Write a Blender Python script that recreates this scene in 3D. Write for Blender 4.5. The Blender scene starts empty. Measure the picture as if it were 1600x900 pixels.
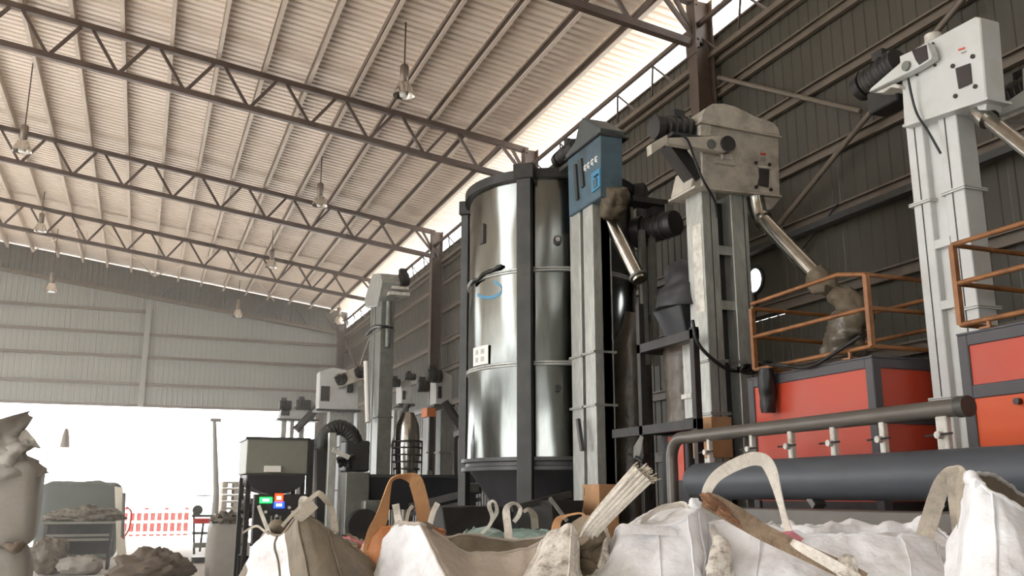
import bpy, bmesh, math, random
from mathutils import Vector, Matrix, noise

C = bpy.context.scene.collection
SC = bpy.context.scene
PI = math.pi

# ------------------------------------------------------------------ camera
F_PX = 1430.0
PITCH = math.radians(12.7)
YAW = math.radians(21.7)
CAM_H = 1.6
cam_data = bpy.data.cameras.new('camera')
cam_data.sensor_width = 36.0
cam_data.lens = F_PX * 36.0 / 1600.0
cam_data.clip_start = 0.05
cam_data.clip_end = 400
cam = bpy.data.objects.new('camera', cam_data)
C.objects.link(cam)
cam.location = (0, 0, CAM_H)
cam.rotation_euler = (PI / 2 + PITCH, 0, -YAW)
SC.camera = cam

# ------------------------------------------------------------------ world, sun, exposure
world = bpy.data.worlds.new('sky')
SC.world = world
world.use_nodes = True
bg = world.node_tree.nodes['Background']
bg.inputs['Color'].default_value = (0.97, 0.985, 1.0, 1)
bg.inputs['Strength'].default_value = 4.0

sun_data = bpy.data.lights.new('sun', 'SUN')
sun_data.energy = 8.0
sun_data.angle = math.radians(3)
sun_data.color = (1.0, 0.98, 0.95)
sun = bpy.data.objects.new('sun', sun_data)
C.objects.link(sun)
sun.rotation_euler = (math.radians(27), 0, math.radians(-100))

vs = SC.view_settings
SC.display_settings.display_device = 'sRGB'
vs.view_transform = 'Standard'
vs.look = 'None'
vs.exposure = 0.62
vs.gamma = 1.0
vs.use_curve_mapping = False
SC.cycles.max_bounces = 8
SC.cycles.diffuse_bounces = 6
SC.cycles.glossy_bounces = 4
SC.cycles.sample_clamp_indirect = 8.0
SC.cycles.volume_bounces = 1
HAZE = 0.0065
SC.cycles.caustics_reflective = False
SC.cycles.caustics_refractive = False

# ------------------------------------------------------------------ pixel rays (photo is 1600 x 900)
_r = Vector((math.cos(YAW), -math.sin(YAW), 0))
_h = Vector((math.sin(YAW), math.cos(YAW), 0))
_f = _h * math.cos(PITCH) + Vector((0, 0, math.sin(PITCH)))
_u = -_h * math.sin(PITCH) + Vector((0, 0, math.cos(PITCH)))
EYE = Vector((0, 0, CAM_H))
def ray(px, py): return _r * (px - 800) + _u * (450 - py) + _f * F_PX
def atx(px, py, x): d = ray(px, py); return EYE + d * (x / d.x)
def aty(px, py, y): d = ray(px, py); return EYE + d * (y / d.y)
def atz(px, py, z): d = ray(px, py); return EYE + d * ((z - CAM_H) / d.z)
def atw(px, py, w): return EYE + ray(px, py) * (w / F_PX)
ROOF_Z, ROOF_S, WALL_X, FAR_Y = 8.30, 0.134, 6.75, 33.7
def roof_z(x): return ROOF_Z + ROOF_S * (6.65 - x)
def atroof(px, py):
    d = ray(px, py)
    t = (roof_z(0) - CAM_H) / (d.z + ROOF_S * d.x)
    return EYE + d * t

# ------------------------------------------------------------------ materials
def lin(c):
    return tuple((v / 255 / 12.92) if v <= 10.3 else ((v / 255 + 0.055) / 1.055) ** 2.4 for v in c)
def mat(name, rgb, rough=0.6, metal=0.0, var=0.12, scale=6.0, bump=0.0, bscale=40.0, dirt=None, dirt_amt=0.0,
        dirt_scale=3.0, stretch=(1, 1, 1), emit=None, spec=0.5, rvar=0.0, fine=None):
    m = bpy.data.materials.new(name)
    m.use_nodes = True
    nt = m.node_tree
    N, L = nt.nodes, nt.links
    b = N['Principled BSDF']
    base = lin(rgb)
    b.inputs['Roughness'].default_value = rough
    b.inputs['Metallic'].default_value = metal
    b.inputs['Specular IOR Level'].default_value = spec
    if emit:
        b.inputs['Emission Color'].default_value = (*lin(emit[0]), 1)
        b.inputs['Emission Strength'].default_value = emit[1]
    tc = N.new('ShaderNodeTexCoord')
    mp = N.new('ShaderNodeMapping')
    mp.inputs['Scale'].default_value = stretch
    L.new(tc.outputs['Object'], mp.inputs['Vector'])
    n = N.new('ShaderNodeTexNoise')
    n.inputs['Scale'].default_value = scale
    n.inputs['Detail'].default_value = 6
    L.new(mp.outputs['Vector'], n.inputs['Vector'])
    r = N.new('ShaderNodeValToRGB')
    r.color_ramp.elements[0].position = 0.3
    r.color_ramp.elements[1].position = 0.7
    r.color_ramp.elements[0].color = (*[v * (1 - var) for v in base], 1)
    r.color_ramp.elements[1].color = (*[min(1, v * (1 + var)) for v in base], 1)
    L.new(n.outputs['Fac'], r.inputs['Fac'])
    col = r.outputs['Color']
    if dirt:
        n2 = N.new('ShaderNodeTexNoise')
        n2.inputs['Scale'].default_value = dirt_scale
        n2.inputs['Detail'].default_value = 8
        n2.inputs['Roughness'].default_value = 0.7
        L.new(mp.outputs['Vector'], n2.inputs['Vector'])
        r2 = N.new('ShaderNodeValToRGB')
        r2.color_ramp.elements[0].position = 0.48
        r2.color_ramp.elements[1].position = 0.68
        r2.color_ramp.elements[0].color = (0, 0, 0, 1)
        r2.color_ramp.elements[1].color = (dirt_amt,) * 3 + (1,)
        L.new(n2.outputs['Fac'], r2.inputs['Fac'])
        mx = N.new('ShaderNodeMix')
        mx.data_type = 'RGBA'
        L.new(r2.outputs['Color'], mx.inputs['Factor'])
        L.new(col, mx.inputs['A'])
        mx.inputs['B'].default_value = (*lin(dirt), 1)
        col = mx.outputs['Result']
    L.new(col, b.inputs['Base Color'])
    if rvar:
        mr = N.new('ShaderNodeMapRange')
        mr.inputs['To Min'].default_value = max(0.02, rough - rvar)
        mr.inputs['To Max'].default_value = rough + rvar
        L.new(n.outputs['Fac'], mr.inputs['Value'])
        L.new(mr.outputs['Result'], b.inputs['Roughness'])
    if bump:
        nb = N.new('ShaderNodeTexNoise')
        nb.inputs['Scale'].default_value = bscale
        nb.inputs['Detail'].default_value = 5
        L.new(mp.outputs['Vector'], nb.inputs['Vector'])
        bp = N.new('ShaderNodeBump')
        bp.inputs['Strength'].default_value = bump
        bp.inputs['Distance'].default_value = 0.02
        L.new(nb.outputs['Fac'], bp.inputs['Height'])
        L.new(bp.outputs['Normal'], b.inputs['Normal'])
    return m

M = {}
def mk(key, *a, **k): M[key] = mat(key, *a, **k)
mk('roof_sheet_paint', (238, 226, 213), 0.45, var=0.05, scale=0.6, dirt=(204, 188, 176), dirt_amt=0.5, dirt_scale=0.5)
mk('purlin_paint', (206, 192, 178), 0.5, var=0.08)
mk('channel_shade', (70, 58, 50), 0.6, var=0.15)  # dark tone for the shaded inside of the purlin channels
mk('truss_paint', (84, 70, 62), 0.5, var=0.15)
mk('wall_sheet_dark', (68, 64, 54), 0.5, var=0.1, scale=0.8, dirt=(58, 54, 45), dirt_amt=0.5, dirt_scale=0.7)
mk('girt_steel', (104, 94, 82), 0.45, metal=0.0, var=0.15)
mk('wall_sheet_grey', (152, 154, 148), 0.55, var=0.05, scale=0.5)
mk('gable_sheet', (100, 98, 92), 0.6, var=0.14, scale=0.8, dirt=(128, 124, 116), dirt_amt=0.5, dirt_scale=1.2)
mk('concrete', (206, 202, 196), 0.8, var=0.08, scale=0.8, dirt=(168, 162, 154), dirt_amt=0.5, dirt_scale=0.4, bump=0.2)
mk('silo_steel', (122, 124, 120), 0.16, metal=1.0, var=0.06, scale=2.0, rvar=0.06, dirt=(100, 100, 94), dirt_amt=0.5, dirt_scale=2.5, stretch=(3, 3, 0.7))
mk('galvanised', (168, 170, 165), 0.4, metal=0.4, var=0.14, scale=14, rvar=0.08, dirt=(214, 214, 206), dirt_amt=0.5, dirt_scale=5, stretch=(2, 2, .6), bump=0.05)
mk('galvanised_dull', (118, 120, 113), 0.45, metal=0.4, var=0.16, scale=9, rvar=0.08, dirt=(84, 82, 76), dirt_amt=0.5, dirt_scale=3)
mk('bright_tube', (196, 194, 186), 0.2, metal=1.0, var=0.1, scale=8, dirt=(120, 110, 96), dirt_amt=0.5, dirt_scale=6)
mk('white_machine', (200, 202, 200), 0.42, var=0.05, scale=4, dirt=(178, 172, 160), dirt_amt=0.4, dirt_scale=3)
mk('dusty_white', (186, 180, 168), 0.6, var=0.12, scale=7, dirt=(120, 112, 100), dirt_amt=0.7, dirt_scale=4, bump=0.2, bscale=20)
mk('blue_paint', (74, 98, 112), 0.45, var=0.1, scale=4, dirt=(60, 66, 66), dirt_amt=0.7, dirt_scale=3)
mk('bright_blue', (70, 136, 172), 0.4, var=0.05)
mk('lid_grey', (74, 80, 80), 0.5, var=0.15)
mk('dark_steel', (66, 67, 66), 0.42, metal=0.2, var=0.15, scale=5, dirt=(92, 88, 80), dirt_amt=0.4, dirt_scale=4)
mk('black_iron', (34, 33, 32), 0.5, var=0.2, scale=8, dirt=(70, 64, 58), dirt_amt=0.4, dirt_scale=6)
mk('pipe_grey', (72, 77, 84), 0.45, var=0.08, scale=3, dirt=(70, 70, 70), dirt_amt=0.4, dirt_scale=4)
mk('manifold_grey', (102, 98, 92), 0.35, metal=0.3, var=0.12, scale=5)
mk('machine_frame', (72, 70, 74), 0.5, var=0.08, scale=3)
mk('machine_red_lit', (210, 84, 36), 0.4, var=0.05, scale=1.2)  # red panel paint with the warmer light put into its colour
mk('machine_red', (186, 68, 46), 0.4, var=0.06, scale=1.2, dirt=(176, 84, 68), dirt_amt=0.6, dirt_scale=1.0)
mk('orange_rail', (146, 98, 58), 0.4, metal=0.1, var=0.2, scale=9, dirt=(100, 60, 42), dirt_amt=0.8, dirt_scale=6)
mk('clamp_white', (206, 204, 196), 0.5, var=0.12, scale=12, dirt=(120, 100, 80), dirt_amt=0.6, dirt_scale=9)
mk('cardboard', (178, 138, 100), 0.8, var=0.15, scale=6, bump=0.2)
mk('plastic_wrap', (96, 88, 76), 0.25, var=0.25, scale=10, dirt=(170, 160, 142), dirt_amt=0.35, dirt_scale=8, bump=0.7, bscale=14)
mk('brown_wrap', (86, 78, 68), 0.35, var=0.25, scale=6, bump=0.6, bscale=12)
mk('cloth_sleeve', (98, 88, 72), 0.75, var=0.25, scale=9, bump=0.7, bscale=16)
mk('hopper_dark', (46, 47, 51), 0.45, var=0.12, scale=5)
mk('cable_black', (24, 24, 24), 0.45, var=0.1)
mk('bag_white', (236, 237, 240), 0.6, var=0.04, scale=9, dirt=(186, 178, 170), dirt_amt=0.5, dirt_scale=7, bump=0.7, bscale=16)
mk('bag_dirty', (216, 209, 198), 0.65, var=0.08, scale=12, dirt=(96, 82, 68), dirt_amt=0.85, dirt_scale=34, bump=0.6, bscale=24)
mk('bag_taupe', (186, 175, 162), 0.65, var=0.08, scale=8, dirt=(140, 128, 114), dirt_amt=0.6, dirt_scale=6, bump=0.6, bscale=18)
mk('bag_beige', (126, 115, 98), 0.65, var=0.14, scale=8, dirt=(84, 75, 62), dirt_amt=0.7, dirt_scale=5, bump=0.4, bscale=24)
mk('bag_brown', (192, 124, 72), 0.6, var=0.1, scale=8, dirt=(150, 88, 48), dirt_amt=0.6, dirt_scale=5, bump=0.3, bscale=24)
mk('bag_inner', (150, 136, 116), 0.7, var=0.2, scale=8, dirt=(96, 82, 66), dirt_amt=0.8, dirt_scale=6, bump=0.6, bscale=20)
mk('bag_teal', (126, 152, 146), 0.6, var=0.15, scale=10, dirt=(196, 206, 200), dirt_amt=0.6, dirt_scale=8, bump=0.5, bscale=20)
mk('bag_pink', (206, 130, 140), 0.6, var=0.15, scale=10, bump=0.4)
mk('strap_brown', (150, 130, 108), 0.75, var=0.2, scale=24, dirt=(96, 76, 58), dirt_amt=0.7, dirt_scale=18, bump=0.7, bscale=60)
mk('strap_white', (238, 232, 221), 0.7, var=0.06, scale=20, dirt=(176, 160, 140), dirt_amt=0.5, dirt_scale=16, bump=0.5, bscale=70, stretch=(1, 1, 1))
mk('strap_tan', (206, 158, 112), 0.7, var=0.08, scale=14, bump=0.4, bscale=70)
mk('strap_grey', (188, 178, 162), 0.7, var=0.12, scale=14, dirt=(110, 100, 88), dirt_amt=0.6, dirt_scale=12, bump=0.4, bscale=60)
mk('strap_rust', (150, 110, 82), 0.8, var=0.3, scale=30, dirt=(84, 56, 40), dirt_amt=0.8, dirt_scale=20, bump=0.9, bscale=60)
mk('lamp_metal', (128, 116, 104), 0.35, metal=0.5, var=0.1)
mk('lamp_reflector', (225, 220, 212), 0.15, metal=0.9, var=0.05)
mk('lamp_glass', (240, 238, 230), 0.2, var=0.02)
mk('bag_grey', (158, 154, 146), 0.65, var=0.08, scale=6, dirt=(136, 130, 122), dirt_amt=0.4, dirt_scale=3, bump=0.3, bscale=16)
mk('tarp_green', (92, 100, 96), 0.5, var=0.1, scale=2, bump=0.5, bscale=4)
mk('scrap_mix', (126, 120, 108), 0.6, var=0.45, scale=12, dirt=(56, 52, 46), dirt_amt=0.8, dirt_scale=8, bump=0.8, bscale=12)
mk('sack_brown', (112, 100, 86), 0.75, var=0.15, scale=4, dirt=(80, 70, 60), dirt_amt=0.6, dirt_scale=4, bump=0.5, bscale=8)
mk('barrier_red', (206, 40, 36), 0.5, var=0.1)
mk('barrier_white', (236, 230, 214), 0.5, var=0.05)
mk('pallet_wood', (196, 186, 170), 0.8, var=0.15, scale=8)
mk('pallet_red', (200, 120, 110), 0.6, var=0.1)
mk('paper', (240, 238, 232), 0.6, var=0.02)
mk('print_grey', (140, 138, 134), 0.6, var=0.05)
mk('print_red', (196, 70, 50), 0.6, var=0.05)
mk('dark_glass', (62, 58, 58), 0.25, var=0.05)
mk('led_green', (20, 60, 20), 0.4, emit=((40, 255, 90), 2.5))
mk('led_red', (60, 20, 14), 0.4, emit=((255, 60, 20), 2.5))
mk('led_blue', (14, 20, 60), 0.4, emit=((30, 70, 255), 2.5))
mk('led_core', (240, 250, 255), 0.4, emit=((255, 245, 235), 2.5))
mk('orange_paint', (214, 120, 62), 0.5, var=0.08)
mk('hopper_pale', (138, 138, 128), 0.5, metal=0.3, var=0.1, scale=3, dirt=(110, 108, 98), dirt_amt=0.5, dirt_scale=3)
mk('duct_black', (52, 52, 50), 0.5, var=0.12)

# ------------------------------------------------------------------ mesh builder
class MB:
    def __init__(s, T=None):
        s.v, s.f, s.T = [], [], T or (lambda p: Vector(p))
    def add(s, vs_, fs):
        o = len(s.v)
        s.v += [s.T(Vector(p)) for p in vs_]
        s.f += [tuple(i + o for i in q) for q in fs]
        return s
    def box(s, a, b):
        (x0, y0, z0), (x1, y1, z1) = a, b
        return s.add([(x0, y0, z0), (x1, y0, z0), (x1, y1, z0), (x0, y1, z0), (x0, y0, z1), (x1, y0, z1), (x1, y1, z1), (x0, y1, z1)],
                     [(3, 2, 1, 0), (4, 5, 6, 7), (0, 1, 5, 4), (1, 2, 6, 5), (2, 3, 7, 6), (3, 0, 4, 7)])
    def frustum(s, a, b, inset, z0, z1):
        """box from rectangle a..b at z1 narrowing by inset (l,r,f,k) at z0"""
        (x0, y0), (x1, y1) = a, b
        l, r, f, k = inset
        return s.add([(x0 + l, y0 + f, z0), (x1 - r, y0 + f, z0), (x1 - r, y1 - k, z0), (x0 + l, y1 - k, z0), (x0, y0, z1), (x1, y0, z1), (x1, y1, z1), (x0, y1, z1)],
                     [(3, 2, 1, 0), (4, 5, 6, 7), (0, 1, 5, 4), (1, 2, 6, 5), (2, 3, 7, 6), (3, 0, 4, 7)])
    def bar(s, p, q, w, h, upv=(0, 0, 1)):
        p, q = Vector(p), Vector(q)
        d = (q - p).normalized()
        up_ = Vector(upv)
        if abs(d.dot(up_)) > 0.98: up_ = Vector((1, 0, 0))
        a = d.cross(up_).normalized() * (w / 2)
        b = a.cross(d).normalized() * (h / 2)
        vs_ = [p - a - b, p + a - b, p + a + b, p - a + b, q - a - b, q + a - b, q + a + b, q - a + b]
        return s.add(vs_, [(3, 2, 1, 0), (4, 5, 6, 7), (0, 1, 5, 4), (1, 2, 6, 5), (2, 3, 7, 6), (3, 0, 4, 7)])
    def tube(s, pts, r, seg=10, cap=True):
        pts = [Vector(p) for p in pts]
        rs = r if isinstance(r, (list, tuple)) else [r] * len(pts)
        n = len(pts)
        vs_, fs = [], []
        prev = None
        for i, p in enumerate(pts):
            d = (pts[min(i + 1, n - 1)] - pts[max(i - 1, 0)]).normalized()
            if prev is None:
                a = d.orthogonal().normalized()
            else:
                a = (prev - d * prev.dot(d))
                a = a.normalized() if a.length > 1e-6 else d.orthogonal().normalized()
            prev = a
            b = d.cross(a)
            for k in range(seg):
                t = 2 * PI * k / seg
                vs_.append(p + (a * math.cos(t) + b * math.sin(t)) * rs[i])
        for i in range(n - 1):
            for k in range(seg):
                k2 = (k + 1) % seg
                fs.append((i * seg + k, i * seg + k2, (i + 1) * seg + k2, (i + 1) * seg + k))
        if cap:
            fs.append(tuple(range(seg - 1, -1, -1)))
            fs.append(tuple((n - 1) * seg + k for k in range(seg)))
        return s.add(vs_, fs)
    def prism(s, poly, v0, v1, plane='xz'):
        """closed polygon in the plane, extruded along the third axis from v0 to v1"""
        n = len(poly)
        def P(a, b, v):
            return (a, v, b) if plane == 'xz' else ((v, a, b) if plane == 'yz' else (a, b, v))
        vs_ = [P(a, b, v0) for a, b in poly] + [P(a, b, v1) for a, b in poly]
        fs = [tuple(range(n - 1, -1, -1)), tuple(range(n, 2 * n))]
        fs += [(i, (i + 1) % n, n + (i + 1) % n, n + i) for i in range(n)]
        return s.add(vs_, fs)
    def lathe(s, prof, c=(0, 0), seg=48, disp=None, a0=0.0, a1=2 * PI):
        full = abs(a1 - a0 - 2 * PI) < 1e-6
        cols = seg if full else seg + 1
        vs_, fs = [], []
        for r, z in prof:
            for k in range(cols):
                t = a0 + (a1 - a0) * k / seg
                rr = r + (disp(t, z) if disp else 0)
                vs_.append((c[0] + rr * math.cos(t), c[1] + rr * math.sin(t), z))
        for i in range(len(prof) - 1):
            for k in range(seg):
                k2 = (k + 1) % cols
                fs.append((i * cols + k, i * cols + k2, (i + 1) * cols + k2, (i + 1) * cols + k))
        return s.add(vs_, fs)
    def ribbon(s, pts, width, thick=0.004, twist=None, to=None):
        """flat strap along pts whose width lies across the line of sight, turned by twist (degrees) per point"""
        pts = [Vector(p) for p in pts]
        n = len(pts)
        ws = width if isinstance(width, (list, tuple)) else [width] * n
        tw = twist or [0] * n
        vs_, fs = [], []
        for i, p in enumerate(pts):
            d = (pts[min(i + 1, n - 1)] - pts[max(i - 1, 0)]).normalized()
            view = (p - (to or EYE)).normalized()
            a = d.cross(view).normalized()
            a = Matrix.Rotation(math.radians(tw[i]), 3, d) @ a
            b = d.cross(a).normalized()
            for sa, sb in ((-1, -1), (1, -1), (1, 1), (-1, 1)):
                vs_.append(p + a * (sa * ws[i] / 2) + b * (sb * thick / 2))
        for i in range(n - 1):
            for k in range(4):
                k2 = (k + 1) % 4
                fs.append((i * 4 + k, i * 4 + k2, (i + 1) * 4 + k2, (i + 1) * 4 + k))
        fs.append((3, 2, 1, 0))
        fs.append(tuple((n - 1) * 4 + k for k in range(4)))
        return s.add(vs_, fs)
    def build(s, name, m, parent=None, smooth=None, bev=0.0, **props):
        org = Vector((0, 0, 0))
        q = parent
        while q is not None:
            org += q.location
            q = q.parent
        base = Vector((0, 0, 0))
        if parent is None and props.get('own_origin', True) and s.v:
            lo = Vector([min(p[i] for p in s.v) for i in range(3)])
            hi = Vector([max(p[i] for p in s.v) for i in range(3)])
            base = Vector(((lo.x + hi.x) / 2, (lo.y + hi.y) / 2, lo.z))
        props.pop('own_origin', None)
        off = org + base
        me = bpy.data.meshes.new(name)
        me.from_pydata([tuple(p - off) for p in s.v], [], s.f)
        bm = bmesh.new()
        bm.from_mesh(me)
        bmesh.ops.recalc_face_normals(bm, faces=bm.faces)
        if bev > 0:
            es = [e for e in bm.edges if len(e.link_faces) == 2 and e.calc_face_angle(0) > 0.6]
            bmesh.ops.bevel(bm, geom=es, offset=bev, segments=1, affect='EDGES', clamp_overlap=True)
        bm.to_mesh(me)
        bm.free()
        me.materials.append(M[m] if isinstance(m, str) else m)
        if smooth is not None:
            me.shade_smooth()
            me.set_sharp_from_angle(angle=math.radians(smooth))
        o = bpy.data.objects.new(name, me)
        o.location = base
        o.parent = parent
        C.objects.link(o)
        for k, v_ in props.items():
            if v_ is not None: o[k] = v_
        return o

def thing(name, label, cat, loc, group=None, kind=None):
    o = bpy.data.objects.new(name, None)
    o.empty_display_size = 0.1
    o.location = loc
    C.objects.link(o)
    if label: o['label'] = label
    if cat: o['category'] = cat
    if group: o['group'] = group
    if kind: o['kind'] = kind
    return o
def spline(pts, n=8):
    """Catmull-Rom through pts"""
    pts = [Vector(p) for p in pts]
    out = []
    for i in range(len(pts) - 1):
        p0, p1, p2, p3 = pts[max(i - 1, 0)], pts[i], pts[i + 1], pts[min(i + 2, len(pts) - 1)]
        for k in range(n):
            t = k / n
            out.append(0.5 * ((2 * p1) + (p2 - p0) * t + (2 * p0 - 5 * p1 + 4 * p2 - p3) * t * t + (3 * p1 - p0 - 3 * p2 + p3) * t ** 3))
    out.append(pts[-1])
    return out
def closed_spline(rows, n):
    """closed Catmull-Rom through rows of equal-length float tuples"""
    k = len(rows)
    out = []
    for i in range(k):
        p0, p1, p2, p3 = rows[i - 1], rows[i], rows[(i + 1) % k], rows[(i + 2) % k]
        for j in range(n):
            t = j / n
            out.append([0.5 * (2 * b + (c - a) * t + (2 * a - 5 * b + 4 * c - d) * t * t + (3 * b - a - 3 * c + d) * t ** 3) for a, b, c, d in zip(p0, p1, p2, p3)])
    return out
# ================================================================== SETTING
MB().add([(-60, -40, 0), (60, -40, 0), (60, 110, 0), (-60, 110, 0)], [(0, 1, 2, 3)]).build('floor', 'concrete', kind='structure', own_origin=False)

ceiling = thing('ceiling', None, None, (0, 0, 8), kind='structure')
RIDGE_X, EAVE_X = -8.65, 6.98
PITCH_RIB, N_RIB = 0.17, 6
def rib_profile(n, p=PITCH_RIB, h=0.062):
    out = []
    for i in range(n):
        o = i * p
        out += [(o, 0), (o + p * .58, 0), (o + p * .63, h), (o + p * .95, h)]
    out.append((n * p, 0))
    out.append((n * p + 0.01, 0.004))
    return out
SW = PITCH_RIB * N_RIB
def roof_sheet(x0, x1, y0):
    b = MB()
    pr_ = rib_profile(N_RIB)
    v, f = [], []
    def zz(x): return roof_z(x) if x > RIDGE_X else roof_z(RIDGE_X) - ROOF_S * (RIDGE_X - x)
    for y, h in pr_:
        for x in (x0, x1):
            for th in (0.0, 0.004):
                v.append((x, y0 + y, zz(x) + h + th))
    n = len(pr_)
    for i in range(n - 1):
        a, c = i * 4, (i + 1) * 4
        f += [(a, a + 2, c + 2, c), (a + 1, c + 1, c + 3, a + 3), (a, c, c + 1, a + 1), (a + 2, a + 3, c + 3, c + 2)]
    b.add(v, f)
    return b
s0 = roof_sheet(RIDGE_X, EAVE_X, 0).build('roof_sheet', 'roof_sheet_paint', ceiling)
n_sh = int((34.3 + 9) / SW)
for i in range(n_sh):
    o = s0 if i == 0 else s0.copy()
    if i: C.objects.link(o)
    o.location.y = -9 + i * SW
far_half = MB()
pr_ = [(-9, 0), (-9 + n_sh * SW, 0)]
for ya_, yb_ in ((-9, 4.5), (12.5, 34.2)):   # unseen far slope; the gap between is added to let sky light in
    far_half.add([(RIDGE_X - 15, ya_, roof_z(RIDGE_X) - 15 * ROOF_S), (RIDGE_X, ya_, roof_z(RIDGE_X)), (RIDGE_X, yb_, roof_z(RIDGE_X)), (RIDGE_X - 15, yb_, roof_z(RIDGE_X) - 15 * ROOF_S)], [(0, 1, 2, 3)])
far_half.build('roof_slope', 'roof_sheet_paint', ceiling)
# purlins: C channels, open side away from the wall
pz = 0.195
def purlin_bm(x):
    z1 = roof_z(x) - 0.002
    z0 = z1 - pz
    t, w, l = 0.006, 0.066, 0.02
    poly = [(x + w / 2, z0), (x + w / 2, z1), (x - w / 2, z1), (x - w / 2, z1 - l), (x - w / 2 + t, z1 - l), (x - w / 2 + t, z1 - t),
            (x + w / 2 - t, z1 - t), (x + w / 2 - t, z0 + t), (x - w / 2 + t, z0 + t), (x - w / 2 + t, z0 + l), (x - w / 2, z0 + l), (x - w / 2, z0)]
    return MB().prism(poly, -8.9, 33.6, 'xz')
for i in range(21):
    x = 6.08 - 0.772 * i
    if x < RIDGE_X + .1: break
    pu = purlin_bm(x).build('purlin', 'purlin_paint', ceiling)
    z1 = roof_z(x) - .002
    MB().box((x + .012, -8.85, z1 - pz + .009), (x + .0235, 33.55, z1 - .009)).build('channel_shade_liner', 'channel_shade', pu)  # added dark liner, puts the channel's shade into colour

# roof trusses
def top_z(x): return 8.10 + ROOF_S * (6.65 - x)
def bot_z(x): return 7.42 + 0.127 * (6.65 - x)
def truss(y, label, x_min=-8.6, chord=0.1, diag=0.05):
    t = thing('roof_truss', label, 'roof truss', (6.3, y, 7.4), 'roof trusses across the hall')
    b = MB(); b.bar((x_min, y, top_z(x_min) - .05), (6.45, y, top_z(6.45) - .05), chord, chord); b.build('top_chord', 'truss_paint', t)
    b = MB(); b.bar((x_min, y, bot_z(x_min)), (6.45, y, bot_z(6.45)), chord, chord); b.build('bottom_chord', 'truss_paint', t)
    k = 0
    xb = 6.5
    while xb - .53 > x_min:
        for xt in (xb - .40, xb - .62) if k == 0 else (xb + .46, xb - .46):
            if xt < 6.5 and xt > x_min:
                MB().bar((xb, y, bot_z(xb)), (xt, y, top_z(xt) - .05), diag, diag).build('diagonal', 'truss_paint', t)
        xb -= 1.055
        k += 1
    return t
truss(9.5, 'brown steel roof truss nearest the camera, over the white elevator head', x_min=-6)
truss(15.4, 'second brown roof truss, ending at the column above the steel silo')
truss(21.5, 'third brown roof truss, ending at the tall column left of the silo')
truss(27.5, 'thin farthest brown roof truss, ending behind the thin far elevator')
# roof bracing in the last bay
bx = [aty(px, py, 33.4).x for px, py in ((50, 396), (240, 437), (428, 475))]
tx = [aty(px, py, 27.6).x for px, py in ((150, 343), (360, 393))]
for i, (xa, xb_) in enumerate(((bx[0], tx[0]), (bx[1], tx[0]), (bx[1], tx[1]), (bx[2], tx[1]))):
    MB().tube([(xa, 33.4, top_z(xa) + .0), (xb_, 27.6, top_z(xb_) - .0)], 0.022, 6).build('roof_brace', 'purlin_paint', ceiling, smooth=40)

# right wall: ribbed cladding sheets, girts, fan opening
wall = thing('wall_right', None, None, (WALL_X, 12, 0), kind='structure')
WALL_TOP = 7.63
def wall_sheet(z0, z1, y0, w=SW):
    pr_ = rib_profile(N_RIB, w / N_RIB, 0.010)
    v, f = [], []
    for y, h in pr_:
        for z in (z0, z1):
            for th in (0, .004):
                v.append((WALL_X + h * -1 + th, y0 + y, z))
    n = len(pr_)
    for i in range(n - 1):
        a, c = i * 4, (i + 1) * 4
        f += [(a, a + 2, c + 2, c), (a + 1, c + 1, c + 3, a + 3), (a, c, c + 1, a + 1), (a + 2, a + 3, c + 3, c + 2)]
    return MB().add(v, f)
fan_c = atx(1179, 438, WALL_X - .03)
Y0 = fan_c.y - SW / 2 - 9 * SW
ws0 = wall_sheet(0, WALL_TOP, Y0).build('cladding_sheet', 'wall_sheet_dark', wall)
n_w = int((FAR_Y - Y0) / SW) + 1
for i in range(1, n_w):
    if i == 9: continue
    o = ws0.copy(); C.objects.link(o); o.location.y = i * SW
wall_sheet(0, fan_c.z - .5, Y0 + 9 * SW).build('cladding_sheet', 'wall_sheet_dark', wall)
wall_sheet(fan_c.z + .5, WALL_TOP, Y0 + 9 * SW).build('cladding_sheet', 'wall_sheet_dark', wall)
# square plate with a round hole, closed off by a fan disc set low in it
b = MB(); seg = 32; R0 = 0.15
v = []
for k in range(seg):
    a = 2 * PI * k / seg
    ca, sa = math.cos(a), math.sin(a)
    m_ = max(abs(ca) / (SW / 2), abs(sa) / .5)
    v += [(WALL_X - .012, fan_c.y + ca * R0, fan_c.z + sa * R0), (WALL_X - .012, fan_c.y + ca / m_, fan_c.z + sa / m_)]
b.add(v, [(2 * k, 2 * k + 1, (2 * k + 3) % (2 * seg), (2 * k + 2) % (2 * seg)) for k in range(seg)])
b.build('fan_plate', 'wall_sheet_dark', wall)
fan = thing('wall_fan', 'round wall fan beside the white elevator leg, daylight showing around its disc', 'wall fan', (WALL_X, fan_c.y, fan_c.z - .36))
b = MB()
ring = [(WALL_X - .03, fan_c.y + math.cos(2 * PI * k / 32) * .16, fan_c.z + math.sin(2 * PI * k / 32) * .16) for k in range(33)]
b.tube(ring, .02, 8, cap=False); b.build('rim', 'dark_steel', fan, smooth=50)
disc_c = atx(1160, 482, WALL_X - .05)
MB().tube([disc_c - Vector((.01, 0, 0)), disc_c + Vector((.01, 0, 0))], .27, 32).build('disc', 'wall_sheet_dark', fan, smooth=40)
rim_ = [disc_c + Vector((-.02, math.cos(a) * .27, math.sin(a) * .27)) for a in [PI * (1.12 + .5 * k / 10) for k in range(11)]]
MB().tube(rim_, [.004] + [.02] * 9 + [.004], 8).build('gap_light_rim', 'paper', fan, smooth=60)  # white crescent stands in for daylight in the gap under the disc
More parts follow.
